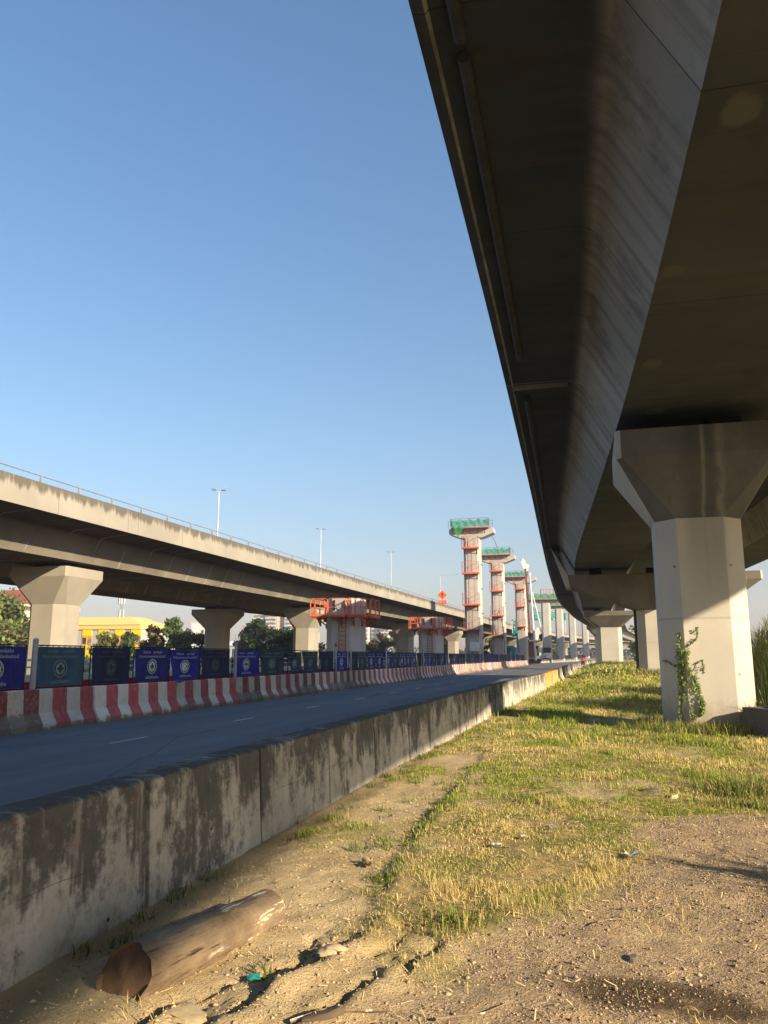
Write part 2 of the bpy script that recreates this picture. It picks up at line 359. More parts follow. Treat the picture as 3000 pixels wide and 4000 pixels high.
    def leafmat(name, tr=.35):
        t=NT(name); col=t.attr('Col'); m=t.done(col,.6,0.,.25)
        tl=t.n('ShaderNodeBsdfTranslucent',{'Color':col}); mx=t.n('ShaderNodeMixShader',{0:tr,1:t.b.outputs[0],2:tl.outputs[0]})
        out=[n for n in t.t.nodes if n.type=='OUTPUT_MATERIAL'][0]; t.t.links.new(mx.outputs[0],out.inputs[0]); return m
    M['leaf']=leafmat('foliage'); M['blade']=leafmat('grass_blades',.3)
    t=NT('vertex_tinted_stone'); M['stone']=t.done(t.attr('Col'),.9,0.,.2)
    M['bark']=concrete('bark',(.14,.105,.075),.5,.4,.5,(.04,.03,.02),3.)
    t=NT('weathered_log'); v=t.obj()
    st=t.noise(t.scale(v,(9.,1.1,9.)),1.,7.,.7); n1=t.noise(v,3.,5.,.6)
    c=t.mix(t.mr(n1,.3,.7),(.15,.105,.068),(.32,.235,.15)); c=t.mix(t.math('MULTIPLY',t.mr(st,.5,.7),.55),c,(.11,.07,.042))
    pl=t.noise(t.scale(v,(14.,3.,14.)),1.,6.,.7); yy=t.sep(v)[1]
    c=t.mix(t.math('MULTIPLY',t.mr(pl,.565,.62),t.mr(yy,.3,.75)),c,(.72,.63,.48))
    crk=t.noise(t.scale(v,(22.,1.6,22.)),1.,5.,.6); c=t.mix(t.mr(crk,.60,.68),c,(.05,.03,.018))
    t.bump(t.math('ADD',st,t.math('SUBTRACT',t.noise(v,25.,5.),crk)),.8,.02); M['log']=t.done(c,.9)
    M['logend']=concrete('rotten_wood',(.16,.095,.055),.4,.5,0,(.02,.01,.01),6.)
    # --- paints and metals
    M['orange']=plain('orange_red_steel',(.66,.145,.06),.6,0.,.22,4.)
    M['orange_dull']=plain('dull_red_steel',(.44,.13,.075),.65,0.,.25,5.)
    M['ladder']=plain('pale_red_ladder_paint',(.55,.29,.22),.65); M['rust']=plain('rusty_steel',(.20,.07,.035),.8,0.,.4,6.)
    M['galv']=plain('galvanised_steel',(.50,.51,.52),.45,.6,.12,5.)
    M['lamp']=plain('grey_lamp_housing',(.20,.20,.21),.5,.2,.1)
    M['lamppole']=plain('pale_grey_pole',(.55,.56,.57),.5,.2,.1)
    M['black']=plain('black_steel',(.018,.018,.02),.6,0.,.3,5.)
    M['rubber']=plain('bearing_rubber',(.02,.02,.02),.9)
    M['pipe']=plain('grey_drain_pipe',(.05,.052,.056),.8)
    M['darkpipe']=plain('dark_downpipe',(.06,.045,.035),.7,0.,.4)
    M['post']=concrete('fence_post_concrete',(.42,.41,.38),.7,.3,.3,(.15,.14,.12),2.)
    M['white']=plain('white_paint',(.72,.71,.68),.5,0.,.08)
    M['cream']=plain('cream_paint',(.74,.68,.54),.6,0.,.1)
    M['red']=plain('red_paint',(.50,.025,.03),.5,0.,.2)
    M['yellow']=plain('yellow_paint',(.86,.62,.03),.6,0.,.06)
    M['deepyellow']=plain('deep_yellow_paint',(.78,.38,.015),.6,0.,.06)
    M['sandroof']=plain('sand_yellow_metal_roof',(.78,.57,.20),.55,0.,.06)
    M['greypanel']=plain('grey_wall_panel',(.46,.44,.43),.7,0.,.05)
    M['glass']=plain('dark_window_glass',(.06,.07,.08),.15,0.,.4,1.5,.6)
    M['curtain']=plain('mixed_curtain_cloth',(.34,.20,.18),.9,0.,.5,.9)
    M['redroof']=plain('red_tile_roof',(.36,.09,.06),.7,0.,.2)
    M['teal']=plain('teal_machine_paint',(.02,.22,.22),.5,0.,.2)
    M['skin']=plain('skin',(.42,.25,.17),.6); M['redcloth']=plain('red_cloth',(.62,.04,.03),.8); M['darkcloth']=plain('dark_cloth',(.03,.035,.05),.85)
    M['signgreen']=plain('green_sign_face',(.0,.27,.20),.5,0.,.04); M['signwhite']=plain('white_sign_film',(.80,.80,.78),.5,0.,.02)
    M['signorange']=plain('orange_sign_face',(.85,.14,.03),.5,0.,.05); M['signblack']=plain('black_sign_film',(.05,.02,.02),.5,0.,.05)
    M['amber']=plain('amber_lens',(.75,.16,.03),.4)
    t=NT('green_safety_net'); v=t.vary(); so=t.sep(v)
    w=t.noise(v,2.2,4.); col=t.mix(t.mr(w,.3,.7),(.03,.30,.10),(.07,.50,.21)); m=t.done(col,.8)
    tr=t.n('ShaderNodeBsdfTransparent'); tl=t.n('ShaderNodeBsdfTranslucent',{'Color':col})
    m1=t.n('ShaderNodeMixShader',{0:.45,1:t.b.outputs[0],2:tl.outputs[0]}); m2=t.n('ShaderNodeMixShader',{0:t.mr(w,.3,.7,.12,.42),1:m1.outputs[0],2:tr.outputs[0]})
    out=[n for n in t.t.nodes if n.type=='OUTPUT_MATERIAL'][0]; t.t.links.new(m2.outputs[0],out.inputs[0]); M['net']=m
    for nm,c,vv in (('banner_navy',(.022,.024,.165),.15),('banner_blue',(.022,.022,.235),.15),('banner_teal',(.045,.095,.145),.2),('banner_dark',(.021,.026,.062),.2),('banner_slate',(.032,.05,.07),.25)):
        t=NT(nm+'_cloth'); v=t.vary()
        f=t.noise(v,2.,5.,.6); cr=t.noise(t.scale(v,(1,1.2,.5)),5.,3.,.5)
        cc=t.mix(t.mr(f,.3,.7),tuple(x*(1-vv) for x in c),tuple(x*(1+vv) for x in c))
        du=t.noise(t.scale(v,(1,1,.4)),7.,5.,.7); cc=t.mix(t.math('MULTIPLY',t.mr(du,.55,.8),.25),cc,(.16,.15,.13))
        t.bump(cr,.35,.05); M[nm]=t.done(cc,.75)
    for nm,c in (('ink_white',(.62,.64,.66)),('ink_faded',(.24,.28,.30)),('ink_dim',(.11,.115,.125)),('ink_green',(.02,.12,.07)),('ink_green_dim',(.025,.055,.045))): M[nm]=plain(nm+'_print',c,.75,0.,.1)
    M['apt']=plain('pale_apartment_render',(.54,.52,.52),.8,0.,.05,.05); M['apt_tan']=plain('tan_apartment_render',(.50,.38,.28),.8,0.,.05,.05); M['aptwin']=plain('apartment_window_band',(.20,.21,.23),.4,0.,.2,.1)
    M['aptslab']=plain('apartment_balcony',(.68,.63,.55),.8,0.,.06,.05)
mats()
# ------------------------------------------------------------------ camera, light, air
cam = bpy.data.cameras.new('camera'); co = bpy.data.objects.new('camera', cam); COL.objects.link(co)
co.location = (0,0,1.6); co.rotation_euler = (R(90+10.52),0,R(14.93)); cam.sensor_width = 36; cam.lens = 36*1680/2212; cam.clip_end = 6000; cam.clip_start=.05
SC.camera = co
EL, AZ = 20.6, 29.0                     # sun: height, turn from +X towards -Y
sd = Vector((math.cos(R(EL))*math.cos(R(AZ)), -math.cos(R(EL))*math.sin(R(AZ)), math.sin(R(EL))))
sl = bpy.data.lights.new('sun','SUN'); so_ = bpy.data.objects.new('sun', sl); COL.objects.link(so_)
sl.energy = 5.0; sl.angle = R(.53); sl.color = (1,.82,.56); so_.rotation_euler = sd.to_track_quat('Z','Y').to_euler()
w = bpy.data.worlds.new('World'); SC.world = w; w.use_nodes = True
nt = w.node_tree; bg = nt.nodes['Background']; sky = nt.nodes.new('ShaderNodeTexSky')
sky.sky_type='NISHITA'; sky.sun_disc=False; sky.sun_elevation=R(EL); sky.sun_rotation=R(90+AZ)
sky.altitude=0; sky.air_density=1.2; sky.dust_density=.7; sky.ozone_density=3.2
tcn=nt.nodes.new('ShaderNodeTexCoord'); sx=nt.nodes.new('ShaderNodeSeparateXYZ'); nt.links.new(tcn.outputs['Generated'],sx.inputs[0])
rp_=nt.nodes.new('ShaderNodeValToRGB'); nt.links.new(sx.outputs[2],rp_.inputs[0]); e_=rp_.color_ramp.elements
e_[0].position=0.; e_[0].color=(.76,.64,.66,1); e_[1].position=.62; e_[1].color=(.80,1.03,1.13,1); q_=e_.new(.26); q_.color=(.87,.95,.97,1)
q2=e_.new(.10); q2.color=(.84,.80,.83,1)
mu=nt.nodes.new('ShaderNodeMix'); mu.data_type='RGBA'; mu.blend_type='MULTIPLY'; mu.inputs[0].default_value=1.; nt.links.new(sky.outputs[0],mu.inputs[6]); nt.links.new(rp_.outputs[0],mu.inputs[7])
nt.links.new(mu.outputs[2], bg.inputs[0]); bg.inputs[1].default_value=.09
SC.view_settings.view_transform='Standard'; SC.view_settings.look='None'; SC.view_settings.exposure=1.05; SC.view_settings.gamma=1
SC.cycles.max_bounces=8; SC.cycles.diffuse_bounces=4; SC.cycles.transparent_max_bounces=12; SC.cycles.use_denoising=True
SC.cycles.volume_bounces=0; SC.cycles.volume_max_steps=64

# ------------------------------------------------------------------ plan curves (X as a function of Y)
E1 = curve([(-40,-1.45),(-10,-1.55),(0,-1.60),(7.6,-1.67),(11.2,-1.76),(19.5,-2.05),(28.8,-2.25),(48,-2.95),(73,-3.78),(112,-4.64),(160,-3.63),(240,.35),(340,10)])
BOX = curve([(-40,3.2),(6,3.16),(12,3.08),(21,2.9),(40,2.2),(55,1.95),(75,2.6),(101,3.2),(340,3.2)])
ER2 = curve([(-40,19.3),(-13,18.95),(-7,18.7),(-4,18.3),(3,18.1),(9.5,18.0),(14.5,16.4),(22.5,15.4),(37,14.8),(47,14.0),(57,13.2),(70,12)])
PL = curve([(-30,-26.3),(28,-26.0),(47,-25.6),(68,-25.2),(104,-24.2),(122,-23.8),(145,-23.2),(168,-22.8),(190,-22.2),(214,-20.8),(240,-19.),(267,-16.5),(308,-9),(350,0),(440,26)])
SH = curve([(-40,0),(140,0),(190,1.2),(214,2.6),(240,4.5),(265,7),(308,14),(350,23),(440,48)])   # the road swings right

def ground_z(x, y):
    x=np.asarray(x,float); y=np.asarray(y,float)
    up=np.interp(y,[-50,10,20,55,100,400],[0,0,-.10,.46,.66,.66])
    return up*smooth(-2.2,1.,x-SH(y))
def gz(x,y): return float(ground_z(x,y))

def sweep(path, sect, y0, y1, step, z0=0.):
    """sections stood square on the curve path(Y); returns MB rings and uv list"""
    n=max(2,int((y1-y0)/step)+1); ys=np.linspace(y0,y1,n); rings=[]; s=0; S=[]; prev=None
    for y in ys:
        x=float(path(y)); e=.5; dx=(float(path(y+e))-float(path(y-e)))/(2*e); l=math.hypot(1,dx); nx,ny=1/l,-dx/l
        if prev: s+=math.hypot(x-prev[0],y-prev[1])
        prev=(x,y); S.append(s+y0)
        rings.append([(x+o*nx, y+o*ny, z) for o,z in sect(y)])
    return rings,S
def deck(name, path, sect, y0, y1, step, mat, parent, smooth_=35):
    rings,S=sweep(path,sect,y0,y1,step); b=MB(); b.loft(rings)
    me=bpy.data.meshes.new(name); me.from_pydata(b.v,[],b.f)
    uvl=me.uv_layers.new(name='UVMap'); n=len(rings[0])
    per=[]
    for r in rings:
        acc=[0]
        for k in range(1,n): acc.append(acc[-1]+(Vector(r[k])-Vector(r[k-1])).length)
        acc.append(acc[-1]+(Vector(r[0])-Vector(r[-1])).length); per.append(acc)
    for p in me.polygons:
        vs=[me.loops[l].vertex_index for l in p.loop_indices]
        ks=[v%n for v in vs]; wrap = (0 in ks and n-1 in ks and len(vs)==4)
        for l,v in zip(p.loop_indices,vs):
            i,k=divmod(v,n); uvl.data[l].uv=(S[i], per[i][n] if (wrap and k==0) else per[i][k])
    import bmesh
    bm=bmesh.new(); bm.from_mesh(me); bmesh.ops.recalc_face_normals(bm,faces=bm.faces); bm.to_mesh(me); bm.free()
    for m_ in (mat if isinstance(mat,tuple) else (mat,)): me.materials.append(m_)
    if isinstance(mat,tuple):                  # webs (steep faces) paler than soffits, whose shade is painted into the colour
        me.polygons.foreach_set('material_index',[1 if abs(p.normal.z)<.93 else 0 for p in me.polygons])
    me.polygons.foreach_set('use_smooth',[True]*len(me.polygons)); me.set_sharp_from_angle(angle=R(smooth_)); me.update()
    return link(name,me,parent)
def bez(p0,p1,p2,n=6): return [((1-t)**2*p0[0]+2*t*(1-t)*p1[0]+t*t*p2[0],(1-t)**2*p0[1]+2*t*(1-t)*p1[1]+t*t*p2[1]) for t in [i/n for i in range(n+1)]]

# ------------------------------------------------------------------ right viaduct (overhead)
def sect_right(y):
    b=float(BOX(y))
    L=[(0.,9.08),(.16,9.04),(.2,9.10)]+bez((b-1.25,9.09),(b-.84,9.05),(b-.70,8.74))
    Rr=bez((b+3.6+.7,8.74),(b+3.6+.84,9.05),(b+3.6+1.25,9.09))
    return L+[(b,7.45),(b+3.6,7.45)]+Rr+[(9.2,9.04),(9.2,9.42),(0.0,9.42)]
rv = thing('viaduct','dark shaded concrete box girder viaduct overhead at right','viaduct')
cuts=[-38,21.0,56.0,100.5,145,230,330]
for a,b in zip(cuts,cuts[1:]):
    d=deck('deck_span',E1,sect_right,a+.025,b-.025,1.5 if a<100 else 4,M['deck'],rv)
    b_=MB()                                       # dropped lip under the cantilever at the joint
    if a>0:
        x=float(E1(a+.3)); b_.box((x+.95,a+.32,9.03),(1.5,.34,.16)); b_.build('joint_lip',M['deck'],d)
for a,b in zip(cuts,cuts[1:]):
    if a>200: continue
    for sgn,o in ((0,0.02),(1,8.92)):
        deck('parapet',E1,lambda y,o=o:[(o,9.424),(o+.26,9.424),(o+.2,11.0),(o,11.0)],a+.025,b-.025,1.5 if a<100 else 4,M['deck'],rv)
for a,b in ((-8,8.2),(8.5,18.8),(22,37),(37.3,55)):
    deck('drain_pipe',E1,lambda y:[(.52+.085*math.cos(k*math.pi/5),8.985+.085*math.sin(k*math.pi/5)) for k in range(10)],a,b,1.5,M['pipe'],rv,60)
rv2 = thing('viaduct','second shaded box girder viaduct beside the overhead one, running off the right edge','viaduct')
def sect_ramp(y):
    wd=float(ER2(y)-E1(y)-9.3); k=min(1.,wd/10.)
    a=2.3*k; c=wd-4.2*k; 
    return [(9.32,9.05)]+[(9.32+a-.6*k,8.9),(9.32+a,7.47),(9.32+c,7.47),(9.32+c+1.2*k,8.88)]+[(9.32+wd,9.05),(9.32+wd,9.42),(9.32,9.42)]
for a,b in ((-38,21),(21,57)):
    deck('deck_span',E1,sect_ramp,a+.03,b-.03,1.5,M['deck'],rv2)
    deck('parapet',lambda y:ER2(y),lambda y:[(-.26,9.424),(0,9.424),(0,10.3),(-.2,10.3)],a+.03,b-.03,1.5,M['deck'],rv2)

def octa(w,d,c,z,cx=0,cy=0):
    x,y=w/2,d/2
    return [(cx-x+c,cy-y,z),(cx+x-c,cy-y,z),(cx+x,cy-y+c,z),(cx+x,cy+y-c,z),(cx+x-c,cy+y,z),(cx-x+c,cy+y,z),(cx-x,cy+y-c,z),(cx-x,cy-y+c,z)]
def hammer(label, loc, w, d, c, zb, zn, zt1, zt2, fw, fd, smat, cmat, group, cat='bridge pier', name='viaduct_pier', soffit=7.0, rz=0):
    """octagonal shaft, cap flaring both ways, two bearings"""
    t=thing(name,label,cat,loc,rz,group)
    MB().loft([octa(w,d,c,zb-.6),octa(w,d,c,zn)]).build('shaft',M[smat],t,None,.015)
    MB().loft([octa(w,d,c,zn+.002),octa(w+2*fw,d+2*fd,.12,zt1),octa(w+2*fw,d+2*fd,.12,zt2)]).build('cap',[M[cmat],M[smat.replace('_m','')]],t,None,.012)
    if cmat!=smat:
        me=KIDS(t)[-1].data; me.polygons.foreach_set('material_index',[1 if abs(p.normal.x)>.55 else 0 for p in me.polygons])  # cap ends take the paler shaft concrete: skylight on them painted as colour
    for s in (-1,1):
        b=MB(); b.box((s*(w/2-.15),0,zt2+(soffit-zt2)/2),(.75,.75,soffit-zt2-.01)); b.build('bearing',M['rubber'],t)
    return t
p1=hammer('big pale pier nearest the camera, with ivy on it and a slanting sunlight edge',(2.55,20.5,0),1.97,2.0,.46,.0,4.85,6.27,6.95,.85,.62,'pier_m','cap_m','piers of the right viaduct',soffit=7.45)
g=hammer('pier with a wide flared cap at the far end of the grass strip',(1.85,101.5,0),2.95,2.6,.45,.6,5.1,6.5,7.05,1.55,1.2,'pier','cap','piers of the right viaduct',soffit=7.45)
hammer('far pier glimpsed behind the wide flared pier of the right viaduct',(1.2,146,0),2.2,2.2,.45,.6,5.1,6.5,7.05,1.3,1.,'pier','cap','piers of the right viaduct',soffit=7.45)
hammer('sunlit pier cap jutting out behind the right side of the ivy pier',(8.3,58.,0),2.0,2.0,.45,.3,5.4,6.7,7.25,1.75,.6,'pier','cap','piers of the right viaduct',soffit=7.47)
# one-armed pier
t=thing('viaduct_pier','pier with one long cantilevered arm, half hidden by the ivy pier','bridge pier',(0,55,0),0,'piers of the right viaduct')
MB().loft([octa(2.6,2.2,.5,-.2,4.08,0),octa(2.6,2.2,.5,4.6,4.08,0)]).build('shaft',M['pier'],t,None,.02)
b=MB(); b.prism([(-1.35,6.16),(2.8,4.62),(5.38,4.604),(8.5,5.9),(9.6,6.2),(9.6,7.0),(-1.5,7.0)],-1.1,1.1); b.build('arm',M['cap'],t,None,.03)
b=MB(); b.loft([[(-1.37,-1.1,6.17),(-1.37,1.1,6.17),(-1.52,1.1,6.99),(-1.52,-1.1,6.99)],[(-1.70,-1.1,6.17),(-1.70,1.1,6.17),(-2.62,1.1,9.0),(-2.62,-1.1,9.0)]]); b.build('wing',M['tower'],t,None,.02)
for x in (.3,4.0,7.8): MB().box((x,0,7.22),(.8,.8,.43)).build('bearing',M['rubber'],t)
MB().tube([(2.72,-.3,.2),(2.72,-.3,4.62)],.11,8).build('downpipe',M['darkpipe'],t,40)

# ------------------------------------------------------------------ left viaducts
def sect_left(y):
    L=[(-.02,8.68),(-.3,8.66)]+bez((-1.9,8.57),(-2.25,8.54),(-2.4,8.33),3)
    return L+[(-3.0,7.0),(-7.2,7.0)]+bez((-7.7,8.3),(-7.8,8.47),(-8.1,8.5),3)+[(-10.3,8.74),(-10.3,8.9),(-.02,8.9)]
lv=thing('viaduct','long sunlit concrete viaduct with soot stained parapet on the left','viaduct')
lcut=[-28,40,80,122,160,200,240,280,320,360,420]
for a,b in zip(lcut,lcut[1:]):
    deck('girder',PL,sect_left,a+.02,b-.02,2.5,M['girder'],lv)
    d=deck('parapet',PL,lambda y:[(0,8.65),(.08,8.63),(.09,9.0),(0.04,10.0),(-.2,10.0),(-.26,8.91),(-.02,8.905),(-.018,8.675)],a+.015,b-.015,2.,M['parapet'],lv,25)
rail=deck('guard_rail',PL,lambda y:[(-.09+.035*math.cos(k*math.pi/4),10.36+.035*math.sin(k*math.pi/4)) for k in range(8)],-20,330,3.,M['galv'],lv,60)
pb=MB(); pb.box((0,0,0),(.16,.08,.02)); pb.add([(-.07,-.05,0),(.07,-.05,0),(.07,.05,0),(-.07,.05,0),(-.035,-.04,.38),(.035,-.04,.38),(.035,.04,.38),(-.035,.04,.38)],[(0,3,2,1),(4,5,6,7),(0,1,5,4),(1,2,6,5),(2,3,7,6),(3,0,4,7)])
pm=pb.mesh('rail_post',M['galv'])
y=26.0
while y<215:
    link('rail_post',pm,rail,(float(PL(y))-.09,y,10.01)); y+=2.9
lv2=thing('viaduct','shaded second viaduct behind the long sunlit one on the left','viaduct')
P2=lambda y: PL(y)-10.5
for a,b in zip(lcut,lcut[1:]):
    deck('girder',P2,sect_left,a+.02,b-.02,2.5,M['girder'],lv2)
    deck('parapet',P2,lambda y:[(0,8.91),(.04,10.0),(-.2,10.0),(-.26,8.91)],a+.02,b-.02,4,M['parapet'],lv2,25)
LP=[(40,'cream left viaduct pier standing behind the two left-end banners'),(80,'cream pier of the left viaduct just left of the first railed stub column'),(122,'cream pier of the left viaduct just left of the second railed stub column'),(160,'cream left viaduct pier just left of the tallest laddered column'),(200,'cream left viaduct pier between the two tallest laddered columns'),(240,'cream left viaduct pier right of the drilling rig mast'),(280,'cream left viaduct pier between two far bare columns'),(320,'cream left viaduct pier beside the last bare column at the road bend')]
for y,l in LP:
    hammer(l,(float(PL(y))-5.2,y,0),2.45,2.3,.5,-.3,4.6,6.15,6.72,.74,.62,'lpier','lpier','piers of the left viaduct',soffit=7.0)
for y,l in ((40,'shaded pier of the rear left viaduct, hidden behind the cream pier'),(80,'dark shaded pier with flared cap standing right of the white building'),(122,'dark pier of the rear left viaduct behind the first stub column'),(160,'dark pier of the rear left viaduct behind the second stub column')):
    hammer(l,(float(P2(y))-5.2,y,0),2.45,2.3,.5,-.3,4.6,6.15,6.72,1.25,.5,'lpier','lpier','piers of the left viaduct',soffit=7.0)

# ------------------------------------------------------------------ ground, road
BXL = curve([(0,-1.1),(4.5,-1.35),(6,-1.61),(8.4,-1.69),(11,-1.8),(14,-1.92),(25,-2.3),(120,-2.4)])
def masks(x,y):
    nb=(fbm(x*1.9,y*1.9,4,3)-.5)
    xg=np.interp(y,[3.9,4.5,5.1,6.2,7.5,8.6,9.0,9.6],[-.95,-.66,-.45,-.03,.2,.5,1.9,6.])+nb*.9
    grav=smooth(-.25,.3,x-xg)*(y<11.5)*(x<4.)
    left=smooth(-.1,.2,x-BXL(y)-nb*.9)
    near=smooth(3.9,5.0,y+nb*1.2-(x+1.3)*.1)
    strip=smooth(.50,.66,fbm(x*1.5+3,y*.55,4,19)+.10*smooth(6,14,y))*smooth(5.5,8,y)*.75
    left=np.maximum(left,strip*(x>-2.85))
    grass=left*(1-grav)*near
    patch=smooth(.62,.72,fbm(x*.8+4,y*.5,3,9))*(y>8)*.75
    bare_r=smooth(2.2,3.2,x)*smooth(14,11,y)*.8
    grass=grass*(1-np.maximum(patch,bare_r))
    grass=np.where(x-SH(y)<-2.75,0,grass)
    grass=np.where(x-SH(y)<-13.2,.9,grass); grass=np.where(x>6,np.maximum(grass,.85),grass)
    st=np.exp(-(((x-.24)/.42)**2+((y-4.28+.02*(x-.2))/.19)**2)**1.5)*smooth(.22,.42,fbm(x*4,y*4,3,21))*2.4
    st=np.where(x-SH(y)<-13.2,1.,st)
    return np.clip(grav,0,1),np.clip(grass,0,1),np.clip(st,0,1)
CR=[([(-1.66,3.58),(-1.6,3.73),(-1.59,3.92),(-1.49,4.04),(-1.47,4.25),(-1.44,4.42),(-1.39,4.62)],.035,.06,.045),([(-1.30,3.54),(-1.27,3.65),(-1.22,3.8),(-1.14,4.07)],.025,.045,.03),([(-2.02,3.38),(-1.98,3.55)],.04,.05,.04),([(-1.22,4.92),(-1.06,4.78)],.06,.08,.05),([(-1.05,4.25),(-.93,4.62)],.03,.04,.03),([(-1.47,5.62),(-1.62,6.2),(-1.67,7.2),(-1.70,8.6),(-1.76,10.2)],.06,.012,.015)]
def ground_h(x,y):
    h=ground_z(x,y)
    nb=(fbm(x*1.9,y*1.9,4,3)-.5)
    near=(y<16)
    step=smooth(-.06,.1,x-BXL(y)-nb*.3)*smooth(4.4,5.6,y)*smooth(17,13,y)*.04
    lump=(fbm(x*2.2,y*2.2,5,5)-.5)*.07+(fbm(x*9,y*9,3,8)-.5)*.022
    # rutted clods at the lower left
    rut=np.abs(fbm(x*1.6-y*1.0,y*.7+x*.5,4,31)-.5)*2
    reg=smooth(-2.1,-1.8,x)*smooth(-.7,-1.1,x)*smooth(2.2,3,y)*smooth(5.2,4.3,y)
    clod=reg*(smooth(.0,.10,rut)*.045-.03+ (fbm(x*6,y*6,4,41)-.5)*.05+(vnoise(x*26,y*26,43)-.5)*.016)
    for pts,wd,dp,up in CR:
        dmin=np.full(x.shape,9.); sgn=np.zeros(x.shape)
        wob=(fbm(x*7,y*7,3,91)-.5)*.14
        for (ax,ay),(bx,by) in zip(pts,pts[1:]):
            ux,uy=bx-ax,by-ay; L2=ux*ux+uy*uy; tt=np.clip(((x-ax)*ux+(y-ay)*uy)/L2,0,1); ddx=x-ax-tt*ux; ddy=y-ay-tt*uy
            dd=np.hypot(ddx,ddy); sd_=(ux*ddy-uy*ddx); m_=dd<dmin; sgn=np.where(m_,np.sign(sd_)*-1,sgn); dmin=np.where(m_,dd,dmin)
        q=dmin*sgn+wob*.5                      # positive: right of the crack
        h=h-dp*np.exp(-(q/wd)**2)*(dmin<.3)+up*smooth(0,wd*.6,q)*smooth(.22,.05,dmin)
    amp=smooth(-3.0,-2.6,x-SH(y))
    h=h-.035*smooth(-2.55,-2.85,x-SH(y))
    return h+(step+lump*np.where(near,1,.6)+clod)*amp
xs=np.concatenate([[-900,-500,-250,-120,-60,-30,-18,-13,-8,-5,-3.6],np.arange(-3.2,2.6,.035),np.arange(2.6,6,.12),[6.5,7,8,9,10,12,15,20,30,50,90,180,400,900]])
ys=np.concatenate([[-60,-30,-15,-8,-4,-2,0],np.arange(1.,10.5,.035),np.arange(10.5,24,.12),np.arange(24,70,.7),[75,80,90,100,115,130,150,175,200,240,300,400,600,900,1500,3000]])
GX,GY=np.meshgrid(xs,ys); gx,gy=GX.ravel(),GY.ravel()
hz=ground_h(gx,gy); sh=gx-SH(gy)
hz=np.where((sh<-3.3),-.06,np.where(sh<-2.9,np.minimum(hz,0.0)*.5,hz))
gm=np.stack(masks(gx,gy),1)
nx_,ny_=len(xs),len(ys)
idx=np.arange(nx_*ny_).reshape(ny_,nx_)
F=np.stack([idx[:-1,:-1].ravel(),idx[:-1,1:].ravel(),idx[1:,1:].ravel(),idx[1:,:-1].ravel()],1)
ground=numpy_mesh('ground',np.stack([gx,gy,hz],1),F,M['earth'],gm); ground['kind']='structure'
ground.data.polygons.foreach_set('use_smooth',[True]*len(ground.data.polygons))
b=MB(); rings=[]
for y in np.concatenate([np.arange(-30,160,5),np.arange(160,430,6)]):
    s=float(SH(y)); e=float(np.interp(y,[0,10,24,40,60],[-3.12,-3.16,-3.05,-2.6,-2.45])); rings.append([(s-12.9,y,0),(s+e,y,0)])
b.loft(rings,closed=False,cap=False); road=b.build('road',M['asphalt']); road['kind']='structure'
b=MB()
def dash(x,y0,y1,wd=.12):
    b.add([(x-wd/2+float(SH(y0)),y0,.004),(x+wd/2+float(SH(y0)),y0,.004),(x+wd/2+float(SH(y1)),y1,.004),(x-wd/2+float(SH(y1)),y1,.004)],[(0,1,2,3)])
for y in np.arange(-2,240,5.2): dash(-8.83,10.05+y,11.1+y if y<.1 else 11.3+y)
for y in np.arange(22,240,5.2): dash(-5.7,y,y+1.3)
o=b.build('lane_marking',M['paint']); o['kind']='structure'
# ------------------------------------------------------------------ barriers
def jersey_mesh(name,L,mat,seed,prof=None,n=9,gap=.024):
    """profile lofted along Y with small chips on its edges"""
    r=random.Random(seed)
    prof=prof or [(-.25,0),(.25,0),(.25,.13),(.115,.36),(.085,.865),(.06,.88),(-.06,.88),(-.085,.865),(-.115,.36),(-.25,.13)]
    rings=[]
    for k in range(n+1):
        y=-L/2+gap/2+(L-gap)*k/n
        rings.append([(x+r.uniform(-.006,.006)*(z>0),y,z+r.uniform(-.006,.004)*(z>0)) for x,z in prof])
    return MB().loft(rings).mesh(name,mat,None,.008)
ordw='first second third fourth fifth sixth seventh eighth ninth tenth eleventh twelfth thirteenth fourteenth fifteenth sixteenth seventeenth eighteenth nineteenth twentieth'.split()
jm={k:[jersey_mesh('barrier_body',2.0,M[k],i*7+3) for i in range(3)] for k in ('stripe','stripe_old','stripe_dull')}
XB=lambda y: -12.05+.0*y-.0016*min(y,140)
k=1; y=14.16
looks={1:('stripe_old','dark red and white barrier with bare grey foot at the left edge of the picture'),
 2:('stripe','clean red and white barrier, second from the left edge, under the faded teal banner'),
 3:('stripe','red and white barrier, third from the left edge, below the dark faded banner'),
 4:('stripe','red and white barrier, fourth from the left edge, below the third banner'),
 5:('stripe_dull','scuffed red and white barrier, fifth from the left edge, below the sagging bright blue banner')}
while y<150:
    if k in looks: mk,lab=looks[k]
    else:
        mk=['stripe','stripe_dull','stripe','stripe_dull','stripe_old'][rnd.randrange(5)]
        if k<20: lab='red and white barrier, %s from the left edge, in the row along the road'%ordw[k-1]
        elif y<75: lab='small red and white barrier in the shaded row below the second stub column'
        else: lab='tiny sunlit red and white barrier at the far end of the long row'
    o=link('road_barrier',jm[mk][rnd.randrange(3)],None,(XB(y)+rnd.uniform(-.025,.025)+.0,y,0),rnd.uniform(-.012,.012))
    tag(o,lab,'barrier','red and white barriers along the left kerb'); k+=1; y+=2.01
for y in (8.13,10.14,12.15): tag(link('road_barrier',jm['stripe_old'][1],None,(XB(y),y,0)),'red and white barrier of the long row lying just outside the left edge','barrier','red and white barriers along the left kerb')
y=189.
while y<206:
    o=link('road_barrier',jm['stripe'][rnd.randrange(3)],None,(-13.4+float(SH(y)),y,0),.0)
    tag(o,'sunlit red and white barrier in the short row beyond the machine gateway','barrier','red and white barriers past the gateway'); y+=2.01
gm_=[jersey_mesh('barrier_body',4.0,M['oldbar'],50+i) for i in range(2)]
